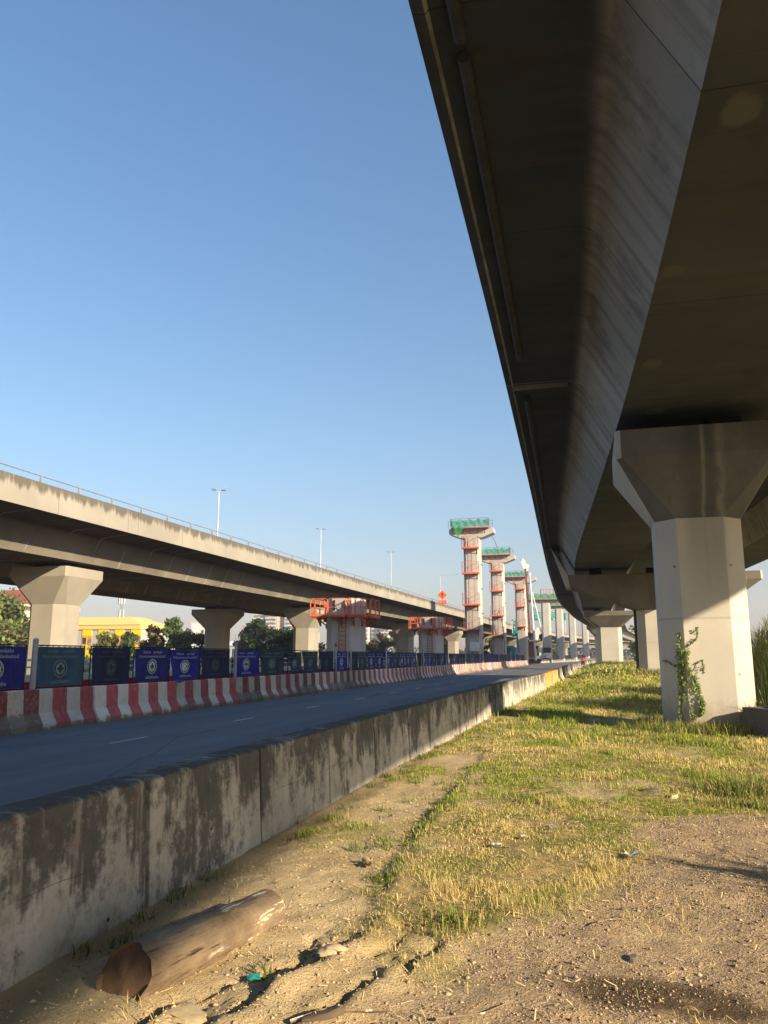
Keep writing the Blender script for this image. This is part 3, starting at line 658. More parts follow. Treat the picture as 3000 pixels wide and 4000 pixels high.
while y<345:
    s=float(SH(y)); o=link('concrete_barrier',gm_[rnd.randrange(2)],None,(-13.0+s,y,0),-math.atan((float(SH(y+1))-float(SH(y-1)))/2))
    tag(o,'grey concrete barrier in the far row at the road bend','barrier','grey barriers at the road bend'); y+=4.02
# right-hand vertical faced barrier
rp=[(-.30,-.15),(.21,-.15),(.20,.05),(.165,.77),(.14,.79),(-.09,.79),(-.115,.77),(-.15,.3),(-.30,.1)]
def rbar(mk,L,seed): return jersey_mesh('barrier_body',L,M[mk],seed,rp,14,.045)
joints=[-3.1,-.9,1.0,2.95,4.90,6.76,8.68,10.6,12.55,14.5,16.4,18.3,20.25,22.2,24.1,26.0,27.9,29.9,31.8,33.7,35.6,37.6,39.6,42.0,45.0,48.0,51.3]
rl={3:('oldbar_pink','nearest grey barrier with faint pink paint flecks, running off the left edge'),4:('oldbar','black streaked concrete barrier, second from the left edge, behind the log'),5:('oldbar','mould stained concrete barrier, third from the left edge, with darkest top'),6:('oldbar','concrete barrier, fourth from the left edge, with pale scratched streaks'),
 7:('oldbar','concrete barrier, fifth from the left edge, in the near row'),8:('oldbar','concrete barrier, sixth from the left edge, in the near row'),9:('oldbar_red','concrete barrier, seventh from the left edge, with thin red flecks'),10:('oldbar_red','concrete barrier, eighth from the left edge, with thin red flecks')}
for i,(a,b_) in enumerate(zip(joints,joints[1:])):
    if i<1: continue
    mk,lab=rl.get(i,('oldbar','sunlit concrete barrier in the near row beside the grass, past the red flecked ones'))
    if 39<a<50: mk,lab='oldbar_yel','concrete barrier with yellow painted bands at the end of the near row'
    if i<3: lab='concrete barrier of the near row beside the camera'
    x=np.interp(a,[0,10,24,40,60],[-3.08,-3.14,-3.02,-2.55,-2.4]); x2=np.interp(b_,[0,10,24,40,60],[-3.08,-3.14,-3.02,-2.55,-2.4])
    o=link('concrete_barrier',rbar(mk,b_-a,i*3+1),None,((x+x2)/2+rnd.uniform(-.012,.012),(a+b_)/2,0),-math.atan((x2-x)/(b_-a)))
    tag(o,lab,'barrier','mouldy concrete barriers on the right side of the road')
jm2=[jersey_mesh('barrier_body',2.0,M['oldbar'],80+i) for i in range(3)]
y=54.0
while y<235:
    o=link('concrete_barrier',jm2[rnd.randrange(3)],None,(-2.35+float(SH(y))+rnd.uniform(-.12,.12),y,0),rnd.uniform(-.06,.06)-math.atan((float(SH(y+1))-float(SH(y-1)))/2))
    lab='separate concrete barrier just beyond the yellow painted one' if y<57 else ('loose concrete barrier in the crooked far row beside the grass strip' )
    tag(o,lab,'barrier','loose concrete barriers past the yellow one'); y+=2.6+ (0 if y<80 else 0)

# ------------------------------------------------------------------ lettering
def glyphs(text,size):
    cu=bpy.data.curves.new('text','FONT'); cu.body=text; cu.size=size; cu.align_x='CENTER'; cu.align_y='CENTER'; cu.resolution_u=2
    o=bpy.data.objects.new('text',cu); COL.objects.link(o)
    dg=bpy.context.evaluated_depsgraph_get(); me=bpy.data.meshes.new_from_object(o.evaluated_get(dg))
    v=[tuple(p.co) for p in me.vertices]; f=[tuple(p.vertices) for p in me.polygons]
    bpy.data.objects.remove(o); bpy.data.curves.remove(cu); bpy.data.meshes.remove(me)
    return v,f
def put_text(b,text,size,at,rot=0,sx=1.,face='+X'):
    v,f=glyphs(text,size); c,s=math.cos(rot),math.sin(rot); out=[]
    for p in v:
        x,y=p[0]*sx,p[1]; x,y=x*c-y*s+at[0],x*s+y*c+at[1]
        out.append((x,y,0))
    b.add(out,f)
def disc(b,cx,cy,r0,r1,n=36,z=0.):
    if r0<=0: b.add([(cx+r1*math.cos(2*math.pi*k/n),cy+r1*math.sin(2*math.pi*k/n),z) for k in range(n)],[tuple(range(n))])
    else:
        vs=[]; fs=[]
        for k in range(n):
            a=2*math.pi*k/n; vs+=[(cx+r0*math.cos(a),cy+r0*math.sin(a),z),(cx+r1*math.cos(a),cy+r1*math.sin(a),z)]
        for k in range(n):
            j=(k+1)%n; fs.append((2*k,2*k+1,2*j+1,2*j))
        b.add(vs,fs)
# a banner lies in its own u,v plane (u along +Y of the world when facing +X). cloth sag function
BW,BH=1.76,1.0
def sag(u,v,amp):       # offset out of the plane
    return amp*(.05*math.sin(u*4.1+v*1.7)+.03*math.sin(u*9+1.)*v - .03*math.cos(v*5+u*2))
def wrap(b,amp,off):    # flat (u,v,0) mesh -> world-local (x,y,z) standing, facing +X
    b.v=[(sag(p[0],p[1],amp)+off+p[2], p[0], p[1]+.5) for p in b.v]; return b
def emb_parts(kind):
    """returns dict name -> flat MB, in banner coordinates (u right is -Y seen from +X ... mirrored below)"""
    W=MB(); G=MB()
    cx,cy,r=0,-.055,.21
    G2=MB(); disc(G2,cx,cy,0,r*.985,40)
    disc(W,cx,cy,r*.95,r*1.03,40,.004); disc(W,cx,cy,0,r*.66,36,.004)
    t=r*.17; l=r*.46
    G3=MB(); G3.add([(cx-t,cy-l,.008),(cx+t,cy-l,.008),(cx+t,cy-t,.008),(cx+l,cy-t,.008),(cx+l,cy+t,.008),(cx+t,cy+t,.008),(cx+t,cy+l,.008),(cx-t,cy+l,.008),(cx-t,cy+t,.008),(cx-l,cy+t,.008),(cx-l,cy-t,.008),(cx-t,cy-t,.008)],[tuple(range(12))])
    txt='SAFETY FIRST'; n=len(txt)
    L=MB()
    for i,ch in enumerate(txt):
        if ch==' ': continue
        a=R(-90)+R(13.6)*(i-(n-1)/2)
        put_text(L,ch,r*.30,(cx+r*.805*math.cos(a),cy+r*.805*math.sin(a)),a+R(90))
    th=['ป','ล','อ','ด','ภั','ย','ไ','ว้','ก่','อ','น']; n=len(th)
    for i,ch in enumerate(th):
        a=R(90)-R(14.2)*(i-(n-1)/2)
        put_text(L,ch,r*.30,(cx+r*.80*math.cos(a),cy+r*.80*math.sin(a)),a-R(90))
    L.v=[(p[0],p[1],.006) for p in L.v]
    return G2,W,G3,L
def lettering_lines():
    out=[]
    for tx,sz,y,k in (('อันตราย    เขตก่อสร้าง',.105,.36,.95),('ห้ามบุคคลภายนอกเข้ามาในบริเวณนี้',.098,.235,.92),('เขตพื้นที่ก่อสร้าง',.105,-.375,.9)):
        b=MB(); put_text(b,tx,sz,(0,y),0,k); b.v=[(p[0],p[1],.004) for p in b.v]; out.append(b)
    return out
def grid_cloth(amp,droop=0.):
    b=MB(); nu,nv=18,10; o=0
    for j in range(nv+1):
        for i in range(nu+1):
            u=-BW/2+.03+(BW-.06)*i/nu; v=-.5+.03+.94*j/nv
            e=(i/nu)*(1-i/nu)*4
            b.v.append((u,v-droop*e*(j/nv),0))
    for j in range(nv):
        for i in range(nu): b.f.append((j*(nu+1)+i,j*(nu+1)+i+1,(j+1)*(nu+1)+i+1,(j+1)*(nu+1)+i))
    return b
def flipu(b): b.v=[(p[0],p[1],p[2]) for p in b.v]; return b
lts=lettering_lines(); eg,ew,ec,el=emb_parts(0)
def clone(b): c=MB(); c.v=list(b.v); c.f=list(b.f); return c
BMESH={}
def banner_meshes(cl,amp,droop,ink,ink2):
    key=(cl,amp,droop)
    if key in BMESH: return BMESH[key]
    d={}
    d['cloth']=wrap(grid_cloth(amp,droop),amp,.03).mesh('banner_cloth',M[cl],60)
    sh=lambda b: [setattr(b,'v',[(p[0],p[1]-droop*.75*max(0,1-(p[0]/.9)**2)*(p[1]+.5),p[2]) for p in b.v]),b][1]
    for nm,src,mt,of in (('lettering0',lts[0],ink,.036),('lettering1',lts[1],ink,.036),('lettering2',lts[2],ink,.036),('emblem',eg,ink2,.035),('ring',ew,ink,.036),('cross',ec,ink2,.037),('emblem_lettering',el,ink,.039)):
        d[nm]=wrap(sh(clone(src)),amp,of).mesh(nm,M[mt])
    BMESH[key]=d; return d
fb=MB()
for z in (.0,1.0): fb.tube([(0,-BW/2,z),(0,BW/2,z)],.017,6)
for y_ in (-BW/2,BW/2): fb.tube([(0,y_,-.25),(0,y_,1.0)],.017,6)
for y_ in np.linspace(-.7,.7,8): fb.tube([(0,y_,.97),(.025,y_+.02,1.02),(.03,y_,.965)],.006,4)
fmesh=fb.mesh('banner_frame',M['black'],40)
def banner(y,lab,cl,amp=.5,droop=0.,detail=2,wd=1.,rz=0.,tilt=0.,z=.86,x=None,group='blue safety banners on the fence'):
    ink={'banner_navy':'ink_white','banner_blue':'ink_white','banner_teal':'ink_faded','banner_dark':'ink_dim','banner_slate':'ink_faded'}[cl]
    ink2={'banner_navy':'ink_green','banner_blue':'ink_green','banner_teal':'ink_green_dim','banner_dark':'ink_green_dim','banner_slate':'ink_green_dim'}[cl]
    t=thing('safety_banner',lab,'banner',(x if x is not None else -12.8,y,z),rz,group); t.scale=(1,wd,1)
    if tilt: t.rotation_euler[1]=tilt
    d=banner_meshes(cl,amp,droop,ink,ink2)
    link('frame',fmesh,t); c=link('cloth',d['cloth'],t)
    if detail: 
        for q in '012': link('lettering',d['lettering'+q],c)
        for nm in (('emblem','ring','cross','emblem_lettering') if detail>1 else ('emblem','ring','cross')): link(nm,d[nm],c)
    return t
def yb(px): return px
NB=[ # y0, y1, cloth, amp, droop, label
 (13.75,15.62,'banner_navy',.35,0,'bright navy safety banner with large clear white emblem, at the left edge'),
 (15.95,17.80,'banner_teal',.5,0,'faded teal safety banner, second from the left edge, right of the tall post'),
 (18.08,19.90,'banner_dark',.35,0,'dark faded banner with dim grey emblem, third from the left edge'),
 (20.12,22.00,'banner_navy',.4,0,'navy banner with clear emblem above a blue rag, fourth from the left edge'),
 (22.08,24.0,'banner_blue',1.0,.07,'sagging bright blue banner with drooping top, fifth from the left edge'),
 (24.1,26.2,'banner_dark',.5,0,'dark navy banner, sixth from the left edge, left of a concrete post'),
 (26.55,28.75,'banner_blue',.4,0,'bright blue banner, seventh from the left edge, right of a concrete post'),
 (28.9,31.4,'banner_slate',.8,0,'dusky slate banner, eighth from the left edge, below the bushes'),
 (31.9,33.5,'banner_slate',1.6,.05,'torn slate banner with a folded corner, ninth from the left edge'),
 (33.6,35.7,'banner_slate',.5,0,'dark teal slate banner, tenth from the left edge, below the cream pier'),
 (35.9,38.0,'banner_dark',.4,0,'very dark banner, eleventh from the left edge, left of the orange warning lamp'),
 (38.3,40.3,'banner_blue',.4,0,'bright blue banner, twelfth from the left edge, below the red ladder'),
 (40.6,42.3,'banner_dark',.5,0,'dull dark banner, thirteenth from the left edge, below the first stub column'),
 (42.3,44.0,'banner_slate',.5,0,'slate banner, fourteenth from the left edge, below the first stub column'),
 (44.1,45.9,'banner_navy',.5,0,'navy banner, fifteenth from the left edge, right of the first stub column'),
 (46.0,47.7,'banner_navy',.5,0,'navy banner, sixteenth from the left edge, left of a leaning post')]
for i,(a,b_,cl,am,dr,lab) in enumerate(NB):
    banner((a+b_)/2,lab,cl,am,dr,2 if i<9 else 1,(b_-a)/BW,rnd.uniform(-.02,.02))
for y in (8.9,10.85,12.75): banner(y,'navy safety banner hanging just outside the left edge','banner_navy',.5)
y=49.0
while y<150:
    cl=rnd.choice(['banner_navy','banner_navy','banner_dark','banner_slate','banner_blue','banner_dark'])
    lab='small safety banner in the fence between the two stub columns' if y<80 else 'tiny dark blue banner in the far fence below the laddered columns'
    banner(y,lab,cl,rnd.choice([.4,.7]),0,1 if y<95 else 0,1.03,rnd.uniform(-.05,.05),group='small safety banners further along the fence'); y+=1.86 if rnd.random()<.85 else 2.3
y=205.
while y<345:
    s=float(SH(y)); ang=-math.atan((float(SH(y+1))-float(SH(y-1)))/2)
    banner(y,'tiny dark banner in the fence along the far road bend',rnd.choice(['banner_navy','banner_dark','banner_slate']),.5,0,0,1.35,ang,0,.95,-14.2+s,'banners along the far road bend'); y+=2.5
# second, rear banner seen through the gap and the rear painted wall
banner(22.1,'plain blue banner glimpsed through the gap beside the left post','banner_blue',.5,0,0,1.,0,0,.75,-16.5,'rear banners')
pw=thing('painted_wall','low red median wall with cream top and white railing behind the banners','wall',(-15.2,0,0))
b=MB(); b.box((0,35,.44),(.3,60,.9)); b.build('base',M['red'],pw); b=MB(); b.box((0,35,1.0),(.36,60,.2)); b.build('coping',M['cream'],pw,None,.02)
b=MB()
for y in np.arange(6,65,1.2): b.box((0,y,1.3),(.07,.07,.4))
b.box((0,35,1.30),(.05,60,.05)); b.box((0,35,1.5),(.08,60,.06)); b.build('railing',M['white'],pw)
# posts
def fpost(y,h,lab,lean=0.,lamp=False,r=.055,x=-12.62):
    t=thing('fence_post',lab,'post',(x,y,0),0,'posts along the banner fence'); t.rotation_euler=(lean,0,0)
    b=MB(); b.tube([(0,0,.2),(0,0,h-.03),(0,0,h)],[r,r,r*.55],8); b.build('shaft',M['post'],t,40)
    if lamp:
        wl=thing('warning_light','small orange warning lamp on top of a fence post','lamp',(x,y,h),0)
        MB().loft([[(.05*math.cos(a),.05*math.sin(a),0) for a in np.linspace(0,6.28,9)[:-1]],[(.05*math.cos(a),.05*math.sin(a),.05) for a in np.linspace(0,6.28,9)[:-1]]]).build('base',M['black'],wl)
        MB().tube([(-.03,0,.14),(.03,0,.14)],.095,12).build('lens',M['amber'],wl,40)
fpost(15.72,2.02,'grey post right of the leftmost navy banner',0,False,.065)
fpost(26.4,2.1,'grey post between the sixth and seventh banners')
fpost(37.9,2.1,'grey post carrying an orange warning lamp',0,True)
fpost(40.45,2.0,'short grey post right of the bright blue banner by the ladder')
fpost(47.9,2.15,'grey post right of the first stub column')
fpost(58.9,2.2,'grey post left of the second stub column')
fpost(79,2.5,'leaning pale post with a cap, left of the tallest laddered column',-.12,False,.08)
for y in (92,108,124,131,139,149): fpost(y,2.35,'thin pale post in the far banner fence below the laddered columns',0,False,.07)
# ------------------------------------------------------------------ columns under construction
def rails(b,pts,z0,h,w=.05,mid=True,posts=True,step=1.0):
    for p,q in zip(pts,pts[1:]):
        p3=Vector((p[0],p[1],0)); q3=Vector((q[0],q[1],0)); L=(q3-p3).length; n=max(1,round(L/step))
        b.bar(p3+Vector((0,0,z0+h)),q3+Vector((0,0,z0+h)),w)
        if mid: b.bar(p3+Vector((0,0,z0+h*.5)),q3+Vector((0,0,z0+h*.5)),w*.8)
        for k in range(n+1):
            m=p3.lerp(q3,k/n); b.bar(m+Vector((0,0,z0)),m+Vector((0,0,z0+h+w*.4)),w)
def platform(loc,w,d,lab,h=1.9,mat='orange',group='orange access platforms on the columns',net=False,ww=.07):
    """toe-boarded deck hung on the front face; local origin at the middle of its back edge, deck level"""
    t=thing('access_platform',lab,'platform',loc,0,group)
    b=MB(); b.box((0,-d/2,-.03),(w,d,.06)); b.box((0,-d+.02,.085),(w,.05,.17)); b.box((-w/2+.025,-d/2,.085),(.05,d-.1,.17)); b.box((w/2-.025,-d/2,.085),(.05,d-.1,.17)); b.build('deck',M[mat],t)
    b=MB(); rails(b,[(-w/2+.06,0),(-w/2+.06,-d+.06),(w/2-.06,-d+.06),(w/2-.06,0)],.3,h-.3,ww,True,True,w/2); b.build('guard_rail',M[mat],t)
    for x in (-w*.36,w*.36):
        b=MB(); b.bar((x,.0,-.1),(x,-d+.1,-.1),.1); b.bar((x,-d*.7,-.12),(x,.0,-.75),.09); b.bar((x,.0,-.05),(x,.0,-.8),.09); b.build('bracket',M['rust'],t)
    return t
def ladder(loc,z1,lab,w=.5,mat='orange_dull',cage=True,group='red access ladders on the columns',rung=.62,r=.017):
    t=thing('access_ladder',lab,'ladder',loc,0,group); h=z1-loc[2]
    for s in (-1,1):
        b=MB(); b.bar((s*w/2,0,0),(s*w/2,0,h),r*2); b.build('rail',M[mat],t)
    b=MB()
    for z in np.arange(.2,h,rung): b.bar((-w/2,0,z),(w/2,0,z),r*1.4)
    b.build('rung',M[mat],t)
    if cage:
        b=MB(); b.bar((w/2+.75,.05,0),(w/2+.75,.05,h),r)
        for z in np.arange(.5,h,1.9): b.bar((w/2,.05,z),(w/2+.75,.05,z+.4),r*1.1)
        b.build('stair_frame',M[mat],t)
    return t
def net_thing(loc,w,d,h,lab,hang=0.,frame='rust',ww=.05):
    t=thing('top_platform',lab,'platform',loc,0,'netted platforms on top of the columns')
    b=MB(); b.box((0,-d/2,.0),(w,d,.16)); b.build('deck',M['orange_dull'],t)
    b=MB(); rails(b,[(-w/2,0),(-w/2,-d),(w/2,-d),(w/2,0)],.1,h,ww,True,True,w/4); rails(b,[(-w/2-.5,-.2),(-w/2,-.2)],.1,h*.8,ww); rails(b,[(w/2,-.2),(w/2+.5,-.2)],.1,h*.8,ww); b.build('guard_rail',M[frame],t)
    for x in np.linspace(-w*.38,w*.38,5):
        b=MB(); b.bar((x,0,-.1),(x,-d,-.1),.1); b.bar((x,-d*.8,-.1),(x,.0,-.7),.08); b.build('bracket',M['rust'],t)
    n=thing('safety_net','green net tied around '+lab.split(' on ')[0].replace('netted ','the ')+' of '+lab.split(' on ')[1],'net',(loc[0],loc[1]-d-.06,loc[2]),0,'green safety nets')
    b=MB(); nu,nv=26,7; r=random.Random(int(loc[1]))
    for j in range(nv+1):
        for i in range(nu+1):
            u=-w/2+w*i/nu; ph=i/nu
            top=h*(1.0-.16*abs(math.sin(ph*math.pi*4))); bot=.15-hang*math.exp(-((ph-.2)/.11)**2)
            b.v.append((u,-.05+.07*math.sin(i*1.3+j*.6)+r.uniform(-.03,.03)-.12*math.exp(-((ph-.2)/.12)**2)*(1-j/nv),bot+(top-bot)*j/nv))
    for j in range(nv):
        for i in range(nu): b.f.append((j*(nu+1)+i,j*(nu+1)+i+1,(j+1)*(nu+1)+i+1,(j+1)*(nu+1)+i))
    b.build('mesh_sheet',M['net'],n,60)
    b=MB(); 
    for j in range(5):
        for i in range(5): b.v.append((w/2+.04+.04*math.sin(i+j),.1+i*(d-.2)/4,.15+(h*.85-.15)*j/4))
    for j in range(4):
        for i in range(4): b.f.append((j*5+i,j*5+i+1,(j+1)*5+i+1,(j+1)*5+i))
    b.build('side_sheet',M['net'],n,60)
    return t
def tower(x,y,ztop,half,zneck,lab,w=2.45,d=2.3,tip=.75,smat='tower'):
    t=thing('monorail_column',lab,'column',(x,y,0),0,'tall pale columns under construction')
    MB().loft([octa(w,d,.38,-.3),octa(w,d,.38,zneck)]).build('shaft',M[smat],t,None,.03)
    b=MB(); b.prism([(-half,ztop-tip),(-1.6,zneck+.002),(1.6,zneck+.002),(half,ztop-tip),(half,ztop-.12),(half-.12,ztop),(-half+.12,ztop),(-half,ztop-.12)],-1.05,1.05); b.build('crosshead',M[smat],t,None,.05)
    for s in (-1,1):
        for z in np.arange(4,zneck-1,3.6): 
            pass
    b=MB()
    for z in np.arange(4.2,zneck-.5,3.6):
        for q in (-.5,.5): b.tube([(w/2-.02,q,z),(w/2+.16,q,z)],.07,6)
    b.build('tie_bolt',M['rust'],t)
    return t
TW=[(-16.95,115,20.4,3.35,18.95,'tallest pale column with orange platforms and ladders, nearest of its row'),(-17.0,147,20.35,3.4,18.9,'second tallest laddered column, left of the drilling rig mast'),(-15.6,179,19.3,3.55,17.75,'third laddered column with the drilling rig mast at its side'),
 (-11.7,207,16.1,4.4,15.2,'bare column just right of the drilling rig, under a wide green topped crosshead'),(-9.55,235,16.2,4.4,15.4,'bare column whose green topped crosshead meets the viaduct edge'),(-6.65,263,16.2,4.4,15.4,'third bare column, its crosshead hidden behind the viaduct edge'),(-2.95,291,16.2,4.4,15.4,'last bare column before the far wide viaduct pier')]
for i,a in enumerate(TW): tower(*a,**({} if i<3 else dict(tip=.55,w=2.3)))
# (platform levels, x offset, ladder spans)
nm=['tallest column','second laddered column','third laddered column']
import itertools
lev={0:[17.3,13.55,8.95,5.35],1:[17.2,13.5,8.95,5.3],2:[16.45,12.55,8.1]}
for i in range(3):
    x,y=TW[i][0],TW[i][1]; yf=y-1.16; L=lev[i]
    nmz=['topmost','second from top','third from top','lowest']
    for k,z in enumerate(L):
        platform((x-.1,yf,z),2.55 if i<2 else 2.3,1.0,'%s orange platform on the %s'%(nmz[k],nm[i]),1.75,'orange' if not(k==3) else 'orange_dull',ww=.045)
    tops=[TW[i][4]+.6]+L; bots=L+[1.6]
    for k,(zt,zb) in enumerate(zip(tops,bots)):
        lx=x-.35+(.35 if k%2 else -.1)
        ladder((lx,yf-.16,zb+.1),zt-.05,'red ladder %s of the %s'%(['above the topmost platform','under the topmost platform','under the second platform','under the third platform','below the lowest platform'][k],nm[i]),.5,'ladder',True)
    net_thing((x+(-.1 if i==0 else -.2 if i==1 else -.8),y-1.06,TW[i][2]-.05),5.6 if i<2 else 5.2,1.0,1.25,'netted top platform on the %s'%nm[i],1.55 if i==0 else .0)
for i,nmx in ((3,'first bare column'),(4,'second bare column')):
    x,y=TW[i][0],TW[i][1]; net_thing((x,y-1.06,TW[i][2]-.05),8.8,1.0,1.5,'netted top platform on the %s'%nmx,0,'orange_dull')
x,y=TW[3][:2]; t=thing('scaffold_frame','light red scaffold frame standing on the first bare column','scaffold',(x+.4,y,16.15)); b=MB(); rails(b,[(-1.6,-.8),(1.6,-.8),(1.6,.8),(-1.6,.8),(-1.6,-.8)],0,2.6,.05,True,True,.8); b.build('frame',M['orange_dull'],t)
# bent starter bars / hose on second column
t=thing('steel_bar','thin dark bent bar rising from the second laddered column','bar',(-17.2,146.0,20.3)); MB().tube([(.6,0,0),(.35,0,1.6),(0,0,2.6),(-.7,0,3.9)],.06,6).build('bar',M['rust'],t,50)
t=thing('hose','black hose hanging down the right side of the second laddered column','hose',(-16.6,145.2,0)); MB().tube([(.6,.2,.5),(.75,0,4),(.45,-.2,7.5),(-.1,-.3,10),(-.5,-.3,9.),(-.9,-.3,8.)],.06,6).build('tube',M['black'],t,50)

def stub(x,y,zt,lab):
    t=thing('monorail_column',lab,'column',(x,y,0),0,'short stub columns with orange railings')
    MB().loft([octa(2.5,2.4,.55,-.3),octa(2.5,2.4,.55,zt)]).build('shaft',M['tower'],t,None,.03)
    b=MB()
    for q in (-.5,.3): 
        b.bar((q,-1.22,zt-.15),(q,-1.30,zt-.2),.09); b.bar((q,-1.30,zt-.2),(q,-1.30,zt-.75),.1); b.bar((q,-1.30,zt-.75),(q,-1.22,zt-.8),.09)
    b.build('lifting_loop',M['black'],t)
    return t
S=[(-16.95,53.2,5.6,'first'),(-16.95,83.3,5.75,'second')]
for x,y,zt,wn in S:
    stub(x,y,zt,'short grey stub column ringed by orange railings, %s'%('nearer of the two' if wn=='first' else 'farther of the two'))
    zd=zt-1.28; g='orange work platforms round the stub columns'
    def plat(name,loc,w,d,lab,rz,gap=None):
        t=thing('work_platform',lab,'platform',loc,rz,g)
        b=MB(); b.box((0,-d/2,-.03),(w,d,.07)); b.box((0,-d+.02,.06),(w,.04,.16)); b.box((-w/2+.02,-d/2,.06),(.04,d-.1,.16)); b.box((w/2-.02,-d/2,.06),(.04,d-.1,.16)); b.build('deck',M['orange'],t)
        n=max(2,round(w/1.15))
        for k in range(n):
            xa=-w/2+.03+k*w/n; xb=xa+w/n-.07; b=MB()
            b.tube([(xa,-d+.04,.0),(xa,-d+.04,1.12),(xa+.09,-d+.04,1.22),(xb-.09,-d+.04,1.22),(xb,-d+.04,1.12),(xb,-d+.04,0)],.028,6); b.tube([(xa,-d+.04,.62),(xb,-d+.04,.62)],.024,6); b.build('guard_rail',M['orange'],t,50)
        for s in (-1,1):
            b=MB(); xs_=s*(w/2-.03); b.tube([(xs_,-d+.1,0),(xs_,-d+.1,1.12),(xs_,-d+.2,1.22),(xs_,-.12,1.22),(xs_,-.03,1.12),(xs_,-.03,0)],.028,6); b.tube([(xs_,-d+.1,.62),(xs_,-.03,.62)],.024,6); b.build('guard_rail',M['orange'],t,50)
        for q in (-w*.3,w*.3):
            b=MB(); b.bar((q,0,-.1),(q,-d+.08,-.1),.09); b.bar((q,-d+.2,-.12),(q,0,-.62),.08); b.bar((q,0,-.06),(q,0,-.66),.09); b.build('bracket',M['orange_dull'],t)
    plat('a',(x-.72,y-1.22,zd),2.6,.85,'wide front railing platform of the %s stub column, left of its ladder'%wn,0)
    plat('b',(x+1.28,y-1.22,zd),1.15,.85,'narrow front railing platform of the %s stub column, right of its ladder'%wn,0)
    plat('c',(x+1.27,y+.2,zd),2.4,.85,'side railing platform of the %s stub column facing the road'%wn,R(90))
    plat('d',(x-1.27,y+.2,zd),2.4,.85,'side railing platform of the %s stub column facing the viaduct'%wn,R(-90))
    t=ladder((x+.13,y-1.34,1.0),zd+.05,'dark red ladder below the %s stub column platform'%wn,.5,'orange_dull',False,'red access ladders on the columns',.3,.03)

# ------------------------------------------------------------------ machines beyond the fence
t=thing('drilling_rig','tall drilling rig with white mast and rusty leader leaning on the third column','drilling rig',(-13.6,171,0))
b=MB(); b.tube([(1.35,0,.8),(.75,0,19.5)],[.24,.17],10); b.build('mast',M['white'],t,40)
b=MB(); b.bar((.45,0,3.2),(-.15,0,20.5),.42); b.build('leader',M['rust'],t)
b=MB(); b.bar((.85,-.3,6),(.35,-.3,17.5),.12); b.build('kelly_bar',M['black'],t)
b=MB(); b.box((-.35,0,21.3),(.9,.5,1.9),0,0,-.35); b.box((.15,0,20.6),(.8,.4,1.5),0,0,.3); b.sphere((-.75,0,22.3),.32,8,6); b.build('crown_head',M['white'],t,40)
b=MB(); b.tube([(2.95,0,6.3),(1.15,0,15.3)],.11,8); b.build('stay_tube',M['white'],t,40)
b=MB(); b.box((2.75,0,5.6),(.35,.35,1.6),0,0,.1); b.build('stay_jack',M['black'],t)
b=MB(); b.box((.55,0,3.1),(1.1,1.0,3.6)); b.build('casing',M['rust'],t)
b=MB(); b.box((1.0,-.5,4.9),(1.6,.8,.35)); b.box((1.5,0,2.0),(.35,.7,2.2)); b.build('rotary_drive',M['white'],t,None,.04)
t=thing('drilling_rig_carrier','black and white cab of the drilling machine behind the fence gateway','machine',(-15.3,206,0)); t.scale=(1.27,1.27,1.27)
b=MB(); b.box((.1,0,2.35),(2.0,2.2,2.1)); b.build('engine_hood',M['black'],t,None,.12)
b=MB(); b.prism([(1.0,.9),(3.4,.9),(3.6,1.9),(2.3,2.0),(1.2,1.2)],-1.2,1.2); b.box((1.5,0,2.55),(.8,2.0,1.0)); b.build('cab_body',M['white'],t,None,.08)
b=MB(); b.box((2.85,0,2.5),(1.5,1.9,1.0)); b.build('counterweight',M['black'],t,None,.15)
b=MB(); b.box((.9,0,.45),(5.4,2.6,.8)); b.build('track',M['black'],t,None,.2)
b=MB(); b.prism([(-.9,1.2),(.0,1.2),(.5,4.6),(1.0,6.6),(.5,6.9),(-.2,4.8)],-.35,.35); b.build('boom',M['black'],t,None,.05)
b=MB(); b.prism([(.55,4.2),(1.0,4.3),(1.45,6.3),(1.1,7.1),(.5,6.6)],-.5,.5); b.build('winch_frame',M['white'],t,None,.06)
t=thing('orange_arm','rust orange digger arm rising behind the black machine','machine',(-13.6,224,0)); t.scale=(1.2,1.2,1.2); b=MB(); b.bar((1.2,0,2.0),(.4,0,5.2),.5); b.bar((.4,0,5.2),(.9,0,6.2),.4); b.build('arm',M['rust'],t,None,.05); b=MB(); b.box((1.2,0,1.4),(1.4,1.6,1.8)); b.build('body',M['rust'],t,None,.15)
t=thing('crane','teal green crane cab and mast between the second and third columns','crane',(-16.2,160,0))
b=MB(); b.prism([(-1.6,.9),(1.0,.9),(1.0,3.3),(.4,3.75),(-1.6,3.6)],-1.2,1.2); b.build('cab',M['teal'],t,None,.1)
b=MB(); b.bar((1.55,0,2.5),(1.0,0,8.6),.28); b.build('jib',M['teal'],t)
b=MB()
for q in (-.4,.4):
    b.bar((.85+q,0,5.4),(.75+q,0,9.0),.16)
for z in np.arange(5.5,9.,.7): b.bar((.45,0,z),(1.25,0,z+.5),.14); b.bar((1.25,0,z),(.45,0,z+.5),.1)
b.box((.85,0,6.3),(.9,.7,1.2)); b.build('head_frame',M['teal'],t,None,.02)
b=MB(); b.box((.38,-.3,7.4),(.12,.12,2.4)); b.build('ram',M['white'],t)
b=MB(); b.box((-.6,-1.22,2.7),(1.3,.06,1.0)); b.build('window',M['glass'],t)
b=MB(); b.box((0,0,.5),(3.4,2.6,.9)); b.build('track',M['black'],t,None,.2)
